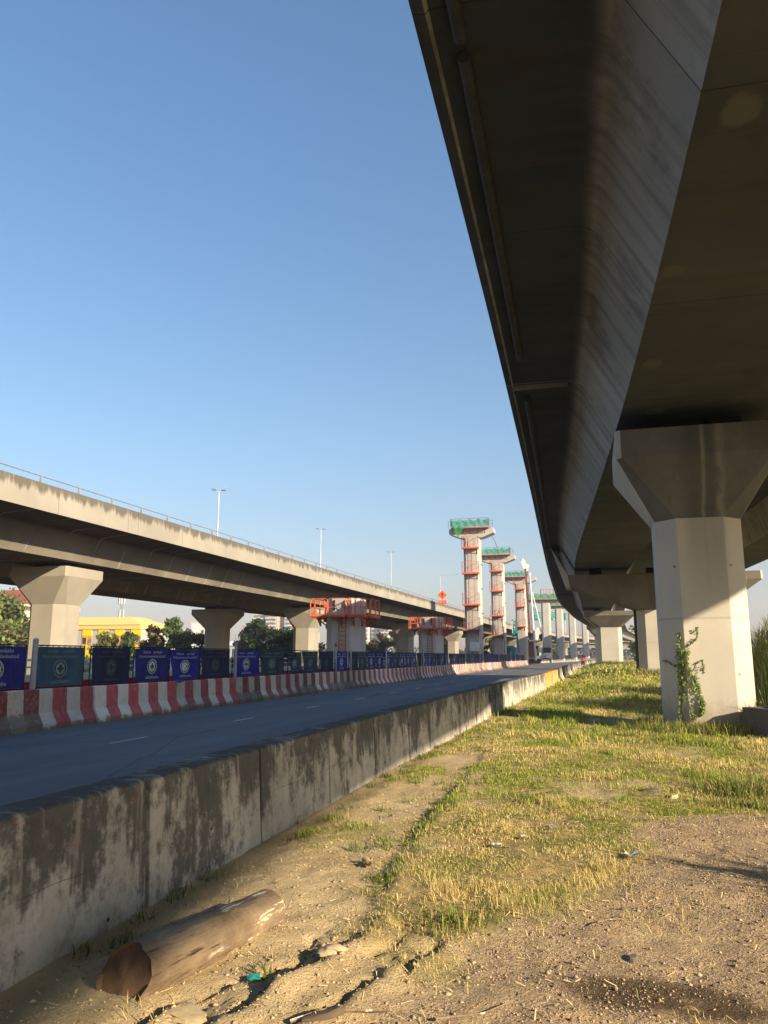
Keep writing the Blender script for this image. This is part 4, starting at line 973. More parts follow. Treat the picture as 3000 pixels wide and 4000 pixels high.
t=thing('notice_board','small white notice board at the foot of the tallest column','sign',(-16.6,112.8,0)); b=MB(); b.box((0,0,3.0),(1.4,.05,1.3),0,0,.05); b.build('board',M['white'],t); b=MB(); b.bar((-.4,.06,0),(-.4,.06,3),.08); b.bar((.4,.06,0),(.4,.06,3),.08); b.build('leg',M['rust'],t)
t=thing('portable_box','yellow box beside the cream pier between the tall columns','box',(-22.5,150,0)); b=MB(); b.box((0,0,1.6),(1.2,1.,1.5)); b.build('body',M['yellow'],t,None,.05); b=MB(); b.box((0,0,.45),(1.4,1.2,.8)); b.build('base',M['black'],t)
# ------------------------------------------------------------------ motorcycle and rider
t=thing('motorcycle','small dark motorcycle far down the road','motorcycle',(-2.9+1.2,118,0))
for yy in (-.6,.62):
    b=MB(); n=14; rings=[[(.045*math.cos(a)+0,yy+(.29+.05*math.sin(a))*math.cos(p),.3+(.29+.05*math.sin(a))*math.sin(p)-.02) for a in np.linspace(0,2*math.pi,7)[:-1]] for p in np.linspace(0,2*math.pi,n+1)]
    b.loft(rings,True,False); b.build('wheel',M['black'],t,60)
b=MB(); b.loft([[(x*s,yy,z) for x,z in ((-.13,.45),(.13,.45),(.15,.7),(-.15,.7))] for s,yy in ((.5,-.75),(1,-.3),(1,.1),(.5,.45))]); b.bar((0,.45,.65),(0,.62,.3),.08); b.build('body',M['darkcloth'],t,None,.03)
b=MB(); b.tube([(-.33,.38,1.02),(0,.45,.98),(.33,.38,1.02)],.025,6); b.bar((0,.45,.98),(0,.5,.6),.06); b.build('handlebar',M['black'],t)
b=MB(); b.box((0,-.35,.74),(.26,.75,.1)); b.build('saddle',M['black'],t,None,.03)
b=MB(); b.box((0,-.82,.62),(.12,.04,.07)); b.build('tail_lamp',M['red'],t)
def skin(name,nodes,edges,mat,parent=None):
    me=bpy.data.meshes.new(name); me.from_pydata([n[0] for n in nodes],[e for e in edges],[])
    o=bpy.data.objects.new(name,me); COL.objects.link(o)
    m=o.modifiers.new('skin','SKIN'); 
    for v,n in zip(me.skin_vertices[0].data,nodes): v.radius=(n[1],n[1])
    me.skin_vertices[0].data[0].use_root=True
    s=o.modifiers.new('sub','SUBSURF'); s.levels=s.render_levels=1
    dg=bpy.context.evaluated_depsgraph_get(); dg.update(); m2=bpy.data.meshes.new_from_object(o.evaluated_get(dg)); m2.materials.append(mat); bpy.data.objects.remove(o)
    return link(name,m2,parent)
nodes=[((0,-.3,.85),.15),((0,-.27,1.1),.16),((0,-.2,1.33),.16),((0,-.15,1.48),.07),((0,-.12,1.62),.10),((0,-.12,1.73),.08),((-.2,-.18,1.36),.065),((-.3,.05,1.12),.05),((-.3,.34,1.04),.045),((.2,-.18,1.36),.065),((.3,.05,1.12),.05),((.3,.34,1.04),.045),((-.16,.1,.82),.09),((-.2,.02,.45),.065),((-.2,.1,.3),.05),((.16,.1,.82),.09),((.2,.02,.45),.065),((.2,.1,.3),.05)]
edges=[(0,1),(1,2),(2,3),(3,4),(4,5),(2,6),(6,7),(7,8),(2,9),(9,10),(10,11),(0,12),(12,13),(13,14),(0,15),(15,16),(16,17)]
ppl=skin('person',nodes,edges,M['darkcloth']); ppl.location=(-1.7,118,0); tag(ppl,'rider in red jacket and dark helmet sitting on the far motorcycle','person')
jk=skin('jacket',[((0,-.3,.9),.175),((0,-.27,1.1),.19),((0,-.2,1.33),.19),((-.2,-.18,1.36),.085),((-.3,.05,1.12),.07),((.2,-.18,1.36),.085),((.3,.05,1.12),.07)],[(0,1),(1,2),(2,3),(3,4),(2,5),(5,6)],M['redcloth'],ppl)
hm=MB().sphere((0,-.12,1.66),.145,10,7,(1,1.12,1)).build('helmet',M['black'],ppl,60)
# ------------------------------------------------------------------ plants
def leaves(P,size,cols,up=.3,asp=1.0,rg=rng):
    """one quad leaf clump per point; cols (n,3)"""
    n=len(P); a=rg.normal(size=(n,3)); a[:,2]+=up; a/=np.linalg.norm(a,axis=1)[:,None]
    r=rg.normal(size=(n,3)); t=np.cross(a,r); t/=np.linalg.norm(t,axis=1)[:,None]; b=np.cross(a,t)
    s=(size*rg.uniform(.6,1.35,n))[:,None]
    V=np.stack([P-t*s*asp,P-b*s*.5+a*s*.12,P+t*s*asp,P+b*s*.5+a*s*.12],1).reshape(-1,3)
    F=np.arange(4*n).reshape(n,4); return V,F,np.repeat(cols,4,0)
def leafcol(n,base,var=.3,rg=rng,alt=None,altp=.2):
    c=np.array(base)[None,:]*rg.uniform(1-var,1+var,(n,1))*np.array([1,1,1])[None,:]
    c=c*rg.uniform(.85,1.15,(n,3))
    if alt is not None: m=rg.random(n)<altp; c[m]=np.array(alt)*rg.uniform(.7,1.2,(m.sum(),1))
    return np.clip(c,0,1)
def tree(loc,h,w,lab,*a,far=None,**k):
    far=far or (1.4 if loc[0]<-36 and loc[1]<80 else 1.35 if loc[0]<-36 and loc[1]<110 else 2. if -36<loc[0]<-20 and loc[1]<110 else 1.)
    if far!=1: loc=(loc[0]*far,loc[1]*far,0); h=(h-1.6)*far+1.6; w=w*far
    if far!=1 and len(a)>2: a=(a[0],int(a[1]*1.25),a[2]*far**.8)+a[3:]
    return tree_(loc,h,w,lab,*a,**k)
def tree_(loc,h,w,lab,base=(.055,.085,.025),n=2200,size=.3,trunk=.12,low=.15,group=None,name='tree',clumps=26,alt=None,up=.3,cat='tree',asp=1.,seed=0,pointy=0.):
    rg=np.random.default_rng(int(abs(loc[0])*31+abs(loc[1])*7+h*13)+seed)
    t=thing(name,lab,cat,loc,0,group)
    cen=[]; lim=MB(); top=h*.55
    lim.tube([(0,0,-.2),(w*.02,0,h*.25),(-w*.02,w*.02,top),(0,0,h*.85)],[trunk,trunk*.8,trunk*.5,trunk*.12],7)
    for k in range(clumps):
        z=low+(1-low)*rg.random()**.95; rad=(1-pointy*z)*math.sin(math.pi*min(1,max(.12,(z-low)/(1-low)*.82+.18)))**.6
        a=rg.uniform(0,6.28); q=rad*w/2*math.sqrt(rg.uniform(.1,1))*.86
        c=np.array([q*math.cos(a),q*math.sin(a)*.9,z*h*.94]); cen.append(c)
        if k%2==0:
            zz=max(h*.08,c[2]*.55); lim.tube([(0,0,zz),(c[0]*.55,c[1]*.55,(zz+c[2])*.52),tuple(c)],[trunk*.4,trunk*.25,trunk*.07],5)
    P=[];C=[]
    for c in cen:
        m=int(n/clumps*rg.uniform(.5,1.5)); r=w*.17*rg.uniform(.7,1.25)
        d=rg.normal(size=(m,3)); d/=np.linalg.norm(d,axis=1)[:,None]
        p=c+d*(r*rg.random((m,1))**.45)*np.array([1,1,.72]); P.append(p); C.append(leafcol(m,np.array(base)*rg.uniform(.6,1.4),.3,rg,alt))
    P=np.concatenate(P); C=np.concatenate(C); k=P[:,2]>.05; P=P[k];C=C[k]
    V,F,cc=leaves(P,size,C,up,asp,rg)
    lim.build('trunk',M['bark'],t,60)
    numpy_mesh('crown',V,F,M['leaf'],cc,t)
    return t
G1=(.17,.21,.065); G2=(.11,.15,.05); G3=(.25,.26,.085); DRY=(.30,.22,.10)
tree((-60.3,70,0),8.0,9.5,'big leafy tree at the left edge of the picture behind the left-end pier',G1,3200,.30,.2,.1,'trees behind the left viaduct',alt=DRY)
tree((-55.2,71,0),7.6,5.2,'taller tree between the left edge and the cream pier',G3,2600,.26,.16,.15,'trees behind the left viaduct')
tree((-64.5,75,0),8.5,6,'dark tree in front of the red roofed house',G2,2000,.3,.2,.1,'trees behind the left viaduct',alt=(.22,.10,.06))
for i,(x,y,h,w,lab,c) in enumerate([(-51.6,76,3.4,3.2,'low bush against the left end of the yellow building',G3),(-48.6,71,4.15,3.6,'feathery tree in front of the middle of the yellow building',G3),(-45.6,70.5,3.9,3.0,'dark bush in front of the right half of the yellow building',G2),
   (-43.2,71,4.6,2.8,'thin dry topped bush at the right end of the yellow building',(.12,.11,.045)),(-40.2,70,5.3,4.6,'tall dark green bush left of the white building',G2),(-37.3,69,3.9,3.6,'low dark bush between the white building and the dark pier',G2),
   (-42.0,74,4.4,3.6,'mid green bush behind the tall dark bush by the white building',G1)]):
    tree((x,y,0),h,w,lab,c,1700,.24,.09,.05,'bushes between the left piers',name='bush',clumps=20,cat='bush',alt=DRY if i in(3,) else None)
tree((-46.9,100,0),4.1,3.6,'pale dry reed like bush right of the dark pier',(.22,.18,.07),1500,.3,.08,.02,'trees in the second gap',name='bush',cat='bush')
tree((-43.6,98,0),6.3,6.4,'layered green tree right of the dark pier, below the apartment towers',(.075,.115,.045),3400,.3,.15,.1,'trees in the second gap',up=1.6,asp=1.2)
tree((-40.1,97,0),5.5,5.8,'round dark green tree left of the second cream pier',(.035,.06,.022),3600,.26,.15,.05,'trees in the second gap',clumps=34)
tree((-37.2,99,0),5.2,4.6,'green tree touching the second cream pier',G1,2200,.26,.12,.1,'trees in the second gap')
tree((-33.3,98,0),3.6,2.6,'small dry tree between the second cream pier and the first stub column',(.13,.12,.05),1000,.24,.08,.1,'trees in the third gap')
for i,(x,h,w,lab,c) in enumerate([(-29.6,4.3,3.2,'bushy green tree right beside the first stub column',G1),(-27.2,4.7,3.4,'pinkish topped tree in the middle of the third gap',(.12,.10,.05)),(-24.9,5.4,3.2,'taller tree left of the third cream pier',G3)]):
    tree((x,100,0),h,w,lab,c,2000,.24,.1,.03,'trees in the third gap',alt=(.26,.17,.11) if i==1 else None)
for x,y,h,lab in ((-30.5,165,6.,'shadowy tree left of the tallest laddered column'),(-26,230,6.5,'shadowy tree between the drilling rig and the bare columns'),(-14.5,285,6,'shadowy tree between the second and third bare columns'),(-24.5,195,6,'shadowy tree between the two tallest columns')):
    tree((x,y,0),h,6,lab,G2,1300,.4,.15,.03,'dark trees under the far viaduct')
# right-hand scrub
tree((6.2,86,.5),4.2,4.2,'leafy shrub between the one-armed pier and the wide flared pier',G1,2200,.2,.08,.02,'shrubs at the end of the grass strip',name='shrub',cat='shrub')
tree((4.6,73,.5),1.9,2.6,'low shrub at the foot of the one-armed pier',G1,1300,.14,.05,.02,'shrubs at the end of the grass strip',name='shrub',cat='shrub')
tree((5.6,95,.5),6.5,3.4,'tall thin shrub right beside the wide flared pier',G2,1500,.22,.07,.1,'shrubs at the end of the grass strip',name='shrub',cat='shrub')
for i,(x,y,h) in enumerate(((13.,50.5,4.4),(16,44,4.),(12,92,6.),(17,70,5.))):
    tree((x,y,.2),h,4.6,'green shrub in the scrub to the right of the piers',G1,1500,.24,.08,.02,'scrub beyond the right edge',name='shrub',cat='shrub')

def blades(P,h,w,lean,cols,curl=.35,rg=rng):
    """tapered 2-segment blades, 5 verts, returned as tris"""
    n=len(P); a=rg.uniform(0,2*math.pi,n); d=np.stack([np.cos(a),np.sin(a),np.zeros(n)],1); s=np.stack([-np.sin(a),np.cos(a),np.zeros(n)],1)
    l=np.abs(lean*rg.normal(.6,.5,n))[:,None]; h=h[:,None]; w=w[:,None]
    up=np.array([0,0,1.])[None,:]
    mid=P+up*h*.58+d*h*l*.35; tip=P+up*h*(1-.25*l.clip(0,2))+d*h*l*1.0
    V=np.stack([P-s*w,P+s*w,mid-s*w*.75,mid+s*w*.75,tip],1).reshape(-1,3)
    o=(np.arange(n)*5)[:,None]
    F=np.concatenate([o+np.array([[0,1,3]]),o+np.array([[0,3,2]]),o+np.array([[2,3,4]])],0)
    return V,F,np.repeat(cols,5,0)
def grasscol(x,y,n,rg=rng):
    g=smooth(.44,.66,fbm(x*1.1+2,y*.8,4,13)+ .15*smooth(6.5,10.5,y)-.13*smooth(7.2,4.8,y)+rg.normal(0,.10,n))
    straw=np.array([.74,.59,.25]); green=np.array([.21,.31,.04]); olive=np.array([.52,.51,.10])
    c=straw*(1-g)[:,None]+ (green*.6+olive*.4)*g[:,None]
    return np.clip(c*rg.uniform(.6,1.3,(n,1)),0,1)
def scatter(x0,x1,y0,y1,dens,boost=0.,minp=.0,extra=None):
    n=int((x1-x0)*(y1-y0)*dens); x=rng.uniform(x0,x1,n); y=rng.uniform(y0,y1,n)
    g=masks(x,y)[1]
    p=np.maximum(g,minp*smooth(.5,.75,fbm(x*2.5,y*2.5,3,51)))
    p=p*(.12+.88*smooth(.36,.62,fbm(x*3.2,y*3.2,4,77)))
    k=rng.random(n)<p; x,y=x[k],y[k]
    return x,y,g[k]
Vs=[];Fs=[];Cs=[]; off=0
for (y0,y1,d,hh,ww) in ((3.2,6.5,5600,.032,.0019),(6.5,10,3600,.04,.0026),(10,16,1500,.05,.0045),(16,28,560,.075,.008),(28,48,190,.10,.016),(48,100,50,.14,.035)):
    x,y,g=scatter(-3.,7.5 if y0>9 else 3.2,y0,y1,d,0,.10)
    tuft=smooth(.56,.72,fbm(x*1.3+7,y*1.1,3,61))
    h=hh*rng.uniform(.45,1.25,len(x))*(1+1.5*tuft)
    P=np.stack([x,y,ground_h(x,y)-.008],1)
    V,F,c=blades(P,h,np.full(len(x),ww)*rng.uniform(.7,1.4,len(x)),1.1,grasscol(x,y,len(x)))
    Vs.append(V);Fs.append(F+off);Cs.append(c); off+=len(V)
# weeds along the barrier foot, small green tufts on the bare strip
for k in range(70):
    y0=rng.uniform(3.2,24); x0=-2.9+abs(rng.normal(0,.10)) if k%2 else rng.uniform(-2.8,BXL(y0))
    n=rng.integers(12,40); x=x0+rng.normal(0,.05,n); y=y0+rng.normal(0,.06,n)
    P=np.stack([x,y,ground_h(x,y)-.005],1); V,F,c=blades(P,rng.uniform(.03,.10,n),np.full(n,.0045),1.3,leafcol(n,(.16,.21,.05),.4))
    Vs.append(V);Fs.append(F+off);Cs.append(c); off+=len(V)
# longer growth round the ivy pier and under the far piers
for (cx,cy,rx,ry,n,h0) in ((2.6,19.2,1.7,.5,2600,.34),(1.2,20.2,.35,1.2,700,.36),(4.2,18.2,.6,1.2,700,.4),(1.7,10.3,.5,.5,1500,.2),(2.5,10.9,.7,.4,1500,.2),(2.0,9.4,.9,.25,1200,.12),(4,54,2,1.4,900,.6),(2,99.,3,2,900,.6),(-1.62,8.3,.14,1.9,900,.08),(-1.52,6.4,.12,.8,350,.06),(-.9,5.0,.22,.2,260,.12)):
    x=cx+rng.normal(0,rx*.5,n); y=cy+rng.normal(0,ry*.5,n)
    P=np.stack([x,y,ground_h(x,y)-.01],1)
    V,F,c=blades(P,h0*rng.uniform(.3,1.1,n),np.full(n,.006 if cy<25 else .02)*(.6 if cy<8 else 1),.9,leafcol(n,(.20,.26,.05),.45,alt=(.55,.42,.17),altp=.3))
    Vs.append(V);Fs.append(F+off);Cs.append(c); off+=len(V)
print('grass verts',off)
gr=numpy_mesh('grass',np.concatenate(Vs),np.concatenate(Fs),M['blade'],np.concatenate(Cs)); gr['kind']='stuff'
# straw litter lying flat
n=8500; x=rng.uniform(-2.8,2.6,n); y=rng.uniform(3.3,11,n); g=masks(x,y); k=rng.random(n)<(.22+.65*g[1]+.10*g[0]); x,y=x[k],y[k]; n=len(x)
a=rng.uniform(0,6.28,n); L=rng.uniform(.02,.09,n)*.36; W=rng.uniform(.0012,.003,n); z=ground_h(x,y)+rng.uniform(.003,.02,n); dz=rng.normal(0,.008,n)
dx,dy=np.cos(a)*L,np.sin(a)*L; px,py=-np.sin(a)*W,np.cos(a)*W
V=np.stack([np.stack([x-dx-px,y-dy-py,z-dz],1),np.stack([x-dx+px,y-dy+py,z-dz+.002],1),np.stack([x+dx+px,y+dy+py,z+dz+.002],1),np.stack([x+dx-px,y+dy-py,z+dz],1)],1).reshape(-1,3)
o=numpy_mesh('straw_litter',V,np.arange(4*n).reshape(n,4),M['stone'],np.repeat(np.clip(np.array([.62,.48,.25])*rng.uniform(.6,1.25,(n,1)),0,1),4,0)); o['kind']='stuff'
# gravel
n=120000; x=rng.uniform(-2.9,2.8,n); y=rng.uniform(2.6,10,n); m=masks(x,y); k=rng.random(n)<np.maximum(m[0]*.95*smooth(.28,.5,fbm(x*2.4,y*2.4,3,71)),.05*(m[1]<.5)); x,y=x[k],y[k]; n=len(x)
r=rng.lognormal(math.log(.0033),.55,n).clip(.0018,.017); ic=np.array([[1,0,0],[-.5,.87,0],[-.5,-.87,0],[0,0,1],[.3,.3,.6],[0,0,-.8]])
ico=[(1,0,0),(0,1,0),(-1,0,0),(0,-1,0),(0,0,.75),(0,0,-.5)]
B=np.array(ico)[None,:,:]*rng.uniform(.6,1.3,(n,6,1))
a=rng.uniform(0,6.28,n); ca,sa=np.cos(a)[:,None],np.sin(a)[:,None]
B=np.stack([B[:,:,0]*ca-B[:,:,1]*sa,B[:,:,0]*sa+B[:,:,1]*ca,B[:,:,2]],2)*r[:,None,None]
V=(B+np.stack([x,y,ground_h(x,y)+r*.25],1)[:,None,:]).reshape(-1,3)
ff=np.array([[0,1,4],[1,2,4],[2,3,4],[3,0,4],[1,0,5],[2,1,5],[3,2,5],[0,3,5]]); F=(np.arange(n)[:,None,None]*6+ff[None]).reshape(-1,3)
pal=np.array([[.48,.36,.235],[.34,.25,.17],[.50,.39,.26],[.17,.125,.09],[.44,.31,.18],[.40,.32,.26]])
o=numpy_mesh('gravel',V,F,M['stone'],np.repeat(pal[rng.integers(0,6,n)]*rng.uniform(.8,1.15,(n,1)),6,0)); o['kind']='stuff'
# soil crumbs and clods beside the log
n=24000; x=rng.uniform(-2.85,-.2,n); y=rng.uniform(2.7,9,n); m=masks(x,y); k=(m[1]<.4)&(m[0]<.6)&(rng.random(n)<np.where((y<5.2)&(x>-2.0),.95,.45)); x,y=x[k],y[k]; n=len(x)
r=rng.lognormal(math.log(.0045),.6,n).clip(.002,.02); B=np.array(ico)[None,:,:]*rng.uniform(.6,1.35,(n,6,1)); B=B*r[:,None,None]*np.array([1,1,.7])
V=(B+np.stack([x,y,ground_h(x,y)+r*.1],1)[:,None,:]).reshape(-1,3); F=(np.arange(n)[:,None,None]*6+ff[None]).reshape(-1,3)
o=numpy_mesh('soil_crumbs',V,F,M['stone'],np.repeat(np.array([.50,.38,.22])*rng.uniform(.55,1.15,(n,1)),6,0)); o['kind']='stuff'
# tall reeds right of the ivy pier
def reeds(name,lab,loc,rx,ry,H,n,seed,cat='reeds',base=(.36,.42,.13)):
    rg=np.random.default_rng(seed); t=thing(name,lab,cat,loc,0,'tall grass clumps on the right')
    P=np.stack([rg.uniform(-rx,rx,n),rg.uniform(-ry,ry,n),np.zeros(n)],1); k=(P[:,0]/rx)**2+(P[:,1]/ry)**2<1; P=P[k]; n=len(P)
    hh=H*(1-.5*((P[:,0]/rx)**2+(P[:,1]/ry)**2)); z0=rg.uniform(0,.75,n)*hh; P[:,2]=z0
    V,F,c=blades(P,(hh-z0).clip(.4,2.)*rg.uniform(.7,1.15,n),np.full(n,.016)*rg.uniform(.6,1.5,n),.75,leafcol(n,base,.45,rg,(.34,.27,.11),.22),rg=rg)
    numpy_mesh('blade_clump',V,F,M['blade'],c,t)
    b=MB()
    for q in range(12):
        x,y=rg.uniform(-rx*.7,rx*.7),rg.uniform(-ry*.7,ry*.7); b.tube([(x,y,0),(x+rg.normal(0,.1),y,H*.6),(x+rg.normal(0,.3),y,H*.98)],[.012,.009,.004],5)
    b.build('stem',M['bark'],t); return t
reeds('reed_clump','tall arching green reeds filling the right edge beside the ivy pier',(6.1,25,.1),1.9,4,3.35,3800,3)
reeds('reed_clump','lower reeds behind the concrete block at the right edge',(5.0,19.6,.1),.75,1.8,1.15,1800,5)
reeds('reed_clump','dry topped reeds standing behind the tall green ones at the right edge',(9.4,32,.2),2.6,4,4.4,3600,8,base=(.24,.22,.08))
reeds('reed_clump','unseen reed clump added outside the right edge to cast a shadow streak',(3.9,4.9,0),.22,.20,1.6,900,12)  # added stand-in for the unseen caster of the shadow streak on the gravel
# ivy on the pier
t=thing('ivy','green ivy climbing the left corner of the big pier','climbing plant',(0,0,0))
rg=np.random.default_rng(5)
def zmap(px,py): # 7th-crop pixels -> point just off the pier's faces
    import math as m_
    X=(2500+px*500/1659)/1.808; Y_=(2300+py*500/1659)/1.808
    F_,W_,H_=1680.,1659.,2212.; x=X-W_/2; y=-(Y_-H_/2); P_=R(10.52); f=F_*m_.cos(P_)-y*m_.sin(P_); u=F_*m_.sin(P_)+y*m_.cos(P_); a=R(14.93)
    dx,dy=x*m_.cos(a)-f*m_.sin(a),x*m_.sin(a)+f*m_.cos(a)
    # front plane y=20, chamfer plane through (2.065,20)-(1.605,20.46)
    k=19.5/dy; p=Vector((dx*k,19.5,1.6+u*k))
    if p.x<2.025:
        # x = 2.065-(y-20)
        k=21.525/(dx+dy); p=Vector((dx*k,dy*k,1.6+u*k)); n=Vector((-.707,-.707,0))
    else: n=Vector((0,-1,0))
    return p,n
stems=[([(700,1700),(640,1480),(560,1300),(530,1150),(540,1000),(560,850),(525,720),(515,560)],330,14),([(760,1650),(810,1500),(770,1330),(720,1180),(650,1080),(590,1000),(560,930)],420,16),([(600,760),(690,690),(745,620),(745,490)],36,4),([(690,1060),(730,970),(800,915),(830,1000),(820,1100)],34,5),([(500,1010),(430,985),(370,940),(310,935)],34,5),([(560,1700),(530,1550),(540,1400),(530,1200)],120,10),([(600,830),(560,800),(520,850),(540,1000),(580,1150),(640,1260),(700,1320)],320,22),([(800,1400),(830,1550),(800,1640)],120,10),([(620,1000),(610,900),(630,800)],50,8)]
P=[];N=[]; tb=MB()
for pts,n,spread in stems:
    pr=[zmap(*p) for p in pts]
    tb.tube([p+nn*.012 for p,nn in pr],.006,5)
    for k in range(n):
        q=rg.random()*(len(pts)-1); i=min(int(q),len(pts)-2); f=q-i
        px=pts[i][0]*(1-f)+pts[i+1][0]*f+rg.normal(0,spread); py=pts[i][1]*(1-f)+pts[i+1][1]*f+rg.normal(0,spread)
        p,nn=zmap(px,py); P.append(p+nn*rg.uniform(.015,.11)); N.append(nn)
P=np.array([tuple(p) for p in P]); 
V,F,c=leaves(P,.036,leafcol(len(P),(.28,.35,.10),.4,rg),.5,.8,rg)
tb.build('stem',M['bark'],t); numpy_mesh('leafage',V,F,M['leaf'],c,t)
M['clod']=concrete('dry_soil',(.60,.47,.28),.6,.3,0,(.2,.2,.2),6.)
# ------------------------------------------------------------------ log and small things on the ground
t=thing('log','short weathered tree log with a rotten end lying by the nearest barriers','log',(-2.26,3.62,.075),R(-12.3))
rg=np.random.default_rng(4); rings=[]; N_=28
for i in range(25):
    y=1.18*i/24; r=.156-.028*i/24; ring=[]
    for k in range(N_):
        a=2*math.pi*k/N_; rr=r*(1+.035*math.sin(2*a+i*.05)+.05*float(fbm(np.array([math.cos(a)*2+5]),np.array([math.sin(a)*2+i*.16]),4,3)[0]-.5)*2+.02*float(fbm(np.array([math.cos(a)*9+5]),np.array([math.sin(a)*9+i*.9]),3,3)[0]-.5)*2)
        yy=y
        if i<2: yy=(y if i else 0)+(.42 if i==0 else .3)*rr*math.sin(a)+(.010*math.sin(5*a)+.008*math.sin(9*a+1) if i==0 else 0)
        ring.append((rr*math.cos(a),yy,rr*.93*math.sin(a)))
    rings.append(ring)
MB().loft(rings,True,False).build('bark_body',M['log'],t,50)
e=MB(); r0=rings[0]; e.v=[tuple(p) for p in r0]
for q,f in enumerate((.9,.62,.34,.1)):
    e.v+=[(p[0]*f,.42*p[2]*f/.93+.012+.035*float(fbm(np.array([p[0]*f*22.+3]),np.array([p[2]*f*22.]),4,60)[0]-.5),p[2]*f) for p in r0]
for q in range(4):
    for k in range(N_): e.f.append((q*N_+k,q*N_+(k+1)%N_,(q+1)*N_+(k+1)%N_,(q+1)*N_+k))
e.f.append(tuple(range(4*N_,5*N_))); e.build('rotten_end',M['logend'],t,30)
e=MB(); r1=rings[-1]; e.loft([r1,[(p[0]*.5,p[1]+.015,p[2]*.5) for p in r1]],True,False); e.f.append(tuple(range(N_,2*N_))[::-1]); e.build('sawn_end',M['log'],t,40)
def slab(name,lab,cat,x,y,d,rz,mat,tilt=.05,seed=1,z=None):
    r=random.Random(seed); n=9
    pts=[(d[0]*(.8+.3*r.random())*math.cos(6.283*k/n),d[1]*(.8+.3*r.random())*math.sin(6.283*k/n)) for k in range(n)]
    b=MB(); b.loft([[(p[0],p[1],-d[2]) for p in pts],[(p[0]*.98,p[1]*.97,d[2]*.6+tilt*p[0]) for p in pts],[(p[0]*.8,p[1]*.8,d[2]+tilt*p[0]) for p in pts]])
    o=b.build(name,mat,None,30); o.location=(x,y,(float(ground_h(np.array([x]),np.array([y]))[0]) if z is None else z)+.01); o.rotation_euler=(0,0,rz); return tag(o,lab,cat)
slab('stone_slab','dark flat stone lying in the middle of the grass','stone',-.62,9.3,(.13,.09,.03),.5,M['bark'],.1,1)
slab('broken_tile','small pale tile fragment in the grass right of the dark flat stone','tile',.55,10.0,(.11,.06,.012),.2,M['blockc'],.02,2)
slab('stone','buff stone next to the pale tile fragment','stone',.78,9.7,(.06,.045,.025),.9,M['clod'],.05,3)
slab('paving_slab','pale flat paving slab at the right edge below the concrete block','slab',2.15,10.9,(.7,.32,.02),.1,M['post'],.01,4)
slab('wood_chip','grey board scrap half buried at the bottom middle','board',-1.22,3.55,(.10,.03,.012),.6,M['bark'],.1,5)
slab('stone','grey stone in the gravel at the bottom right','stone',.98,4.55,(.045,.03,.016),.3,M['blockc'],.05,6)
slab('stone','sharp grey stone on the edge of the gravel patch','stone',.12,4.7,(.04,.028,.014),1.3,M['blockc'],.05,7)
def clod(lab,x,y,r_,seed,flat=.55):
    b=MB().sphere((0,0,0),1,22,14); out=[]
    for p in b.v:
        f=.72+.75*float(fbm(np.array([p[0]*1.6+seed*3.1+p[2]]),np.array([p[1]*1.6-p[2]*1.3+seed]),4,seed)[0])+.16*float(vnoise(np.array([p[0]*7+p[2]*5+seed]),np.array([p[1]*7]),seed+3)[0]-.5)
        out.append((p[0]*r_[0]*f,p[1]*r_[1]*f,p[2]*r_[2]*flat*f))
    b.v=out; me_=b.mesh('clod',M['clod'],25); o=link('clod',me_,None,(x,y,float(ground_h(np.array([x]),np.array([y]))[0])+r_[2]*.1),seed*1.7); tag(o,lab,'clod')
clod('largest soil clod, on the lip of the crack right of the log',-1.42,4.28,(.075,.06,.05),8)
clod('cracked flat soil clod just below the log',-1.86,3.50,(.10,.07,.03),9)
def scrap(name,lab,cat,x,y,s,mat,seed,lift=.02):
    r=random.Random(seed); b=MB(); n=5
    for j in range(n):
        for i in range(n): b.v.append((s*(i/(n-1)-.5)*1.3,s*(j/(n-1)-.5),r.uniform(0,s*.35)))
    for j in range(n-1):
        for i in range(n-1): b.f.append((j*n+i,j*n+i+1,(j+1)*n+i+1,(j+1)*n+i))
    o=b.build(name,mat,None,60); o.location=(x,y,float(ground_h(np.array([x]),np.array([y]))[0])+lift); o.rotation_euler=(0,0,r.uniform(0,6)); return tag(o,lab,cat)
scrap('paper_scrap','crumpled white scrap in the dry grass, largest of the litter','litter',-.46,7.6,.08,M['post'],1)
scrap('paper_scrap','small white scrap left of the largest litter','litter',-.66,7.15,.05,M['white'],2)
scrap('plastic_scrap','white plastic scrap at the lower left of the other litter','litter',-.86,6.9,.06,M['white'],3)
scrap('paper_scrap','white scrap beside the pale tile fragment','litter',.1,9.0,.05,M['post'],6)
scrap('plastic_scrap','tiny green plastic scrap in the soil crack below the log','litter',-1.73,3.95,.05,M['teal'],4,.03)
scrap('dead_leaf','pale dead leaf on the gravel','leaf',.21,6.78,.13,M['cream'],5,.012)
t=thing('plastic_cup','crushed amber plastic cup on the bare strip','cup',(-1.75,6.1,.04),.5)
MB().loft([[(x*s,yy,z*s) for x,z in [(.035*math.cos(k*.524),.03*math.sin(k*.524)) for k in range(12)]] for s,yy in ((.75,0),(1,.1))],True,False).build('wall',plain('dull_amber_plastic',(.50,.33,.11),.4),t,60); MB().tube([(0,.1,0),(-.02,.22,.03)],.004,6).build('straw',M['white'],t)
def twig(lab,a,b_,r,seed):
    rr=random.Random(seed); pts=[Vector(a).lerp(Vector(b_),f)+Vector((rr.uniform(-.01,.01),rr.uniform(-.01,.01),rr.uniform(0,.012))) for f in (0,.3,.6,1)]
    o=MB().tube([(p.x,p.y,float(ground_h(np.array([p.x]),np.array([p.y]))[0])+.012+p.z) for p in pts],[r,r,r*.8,r*.5],5).build('twig',M['log'],None,50); tag(o,lab,'twig')
twig('long dry twig at the bottom centre between the gravel and the clods',(-.75,3.72,0),(-.45,3.95,0),.006,1)
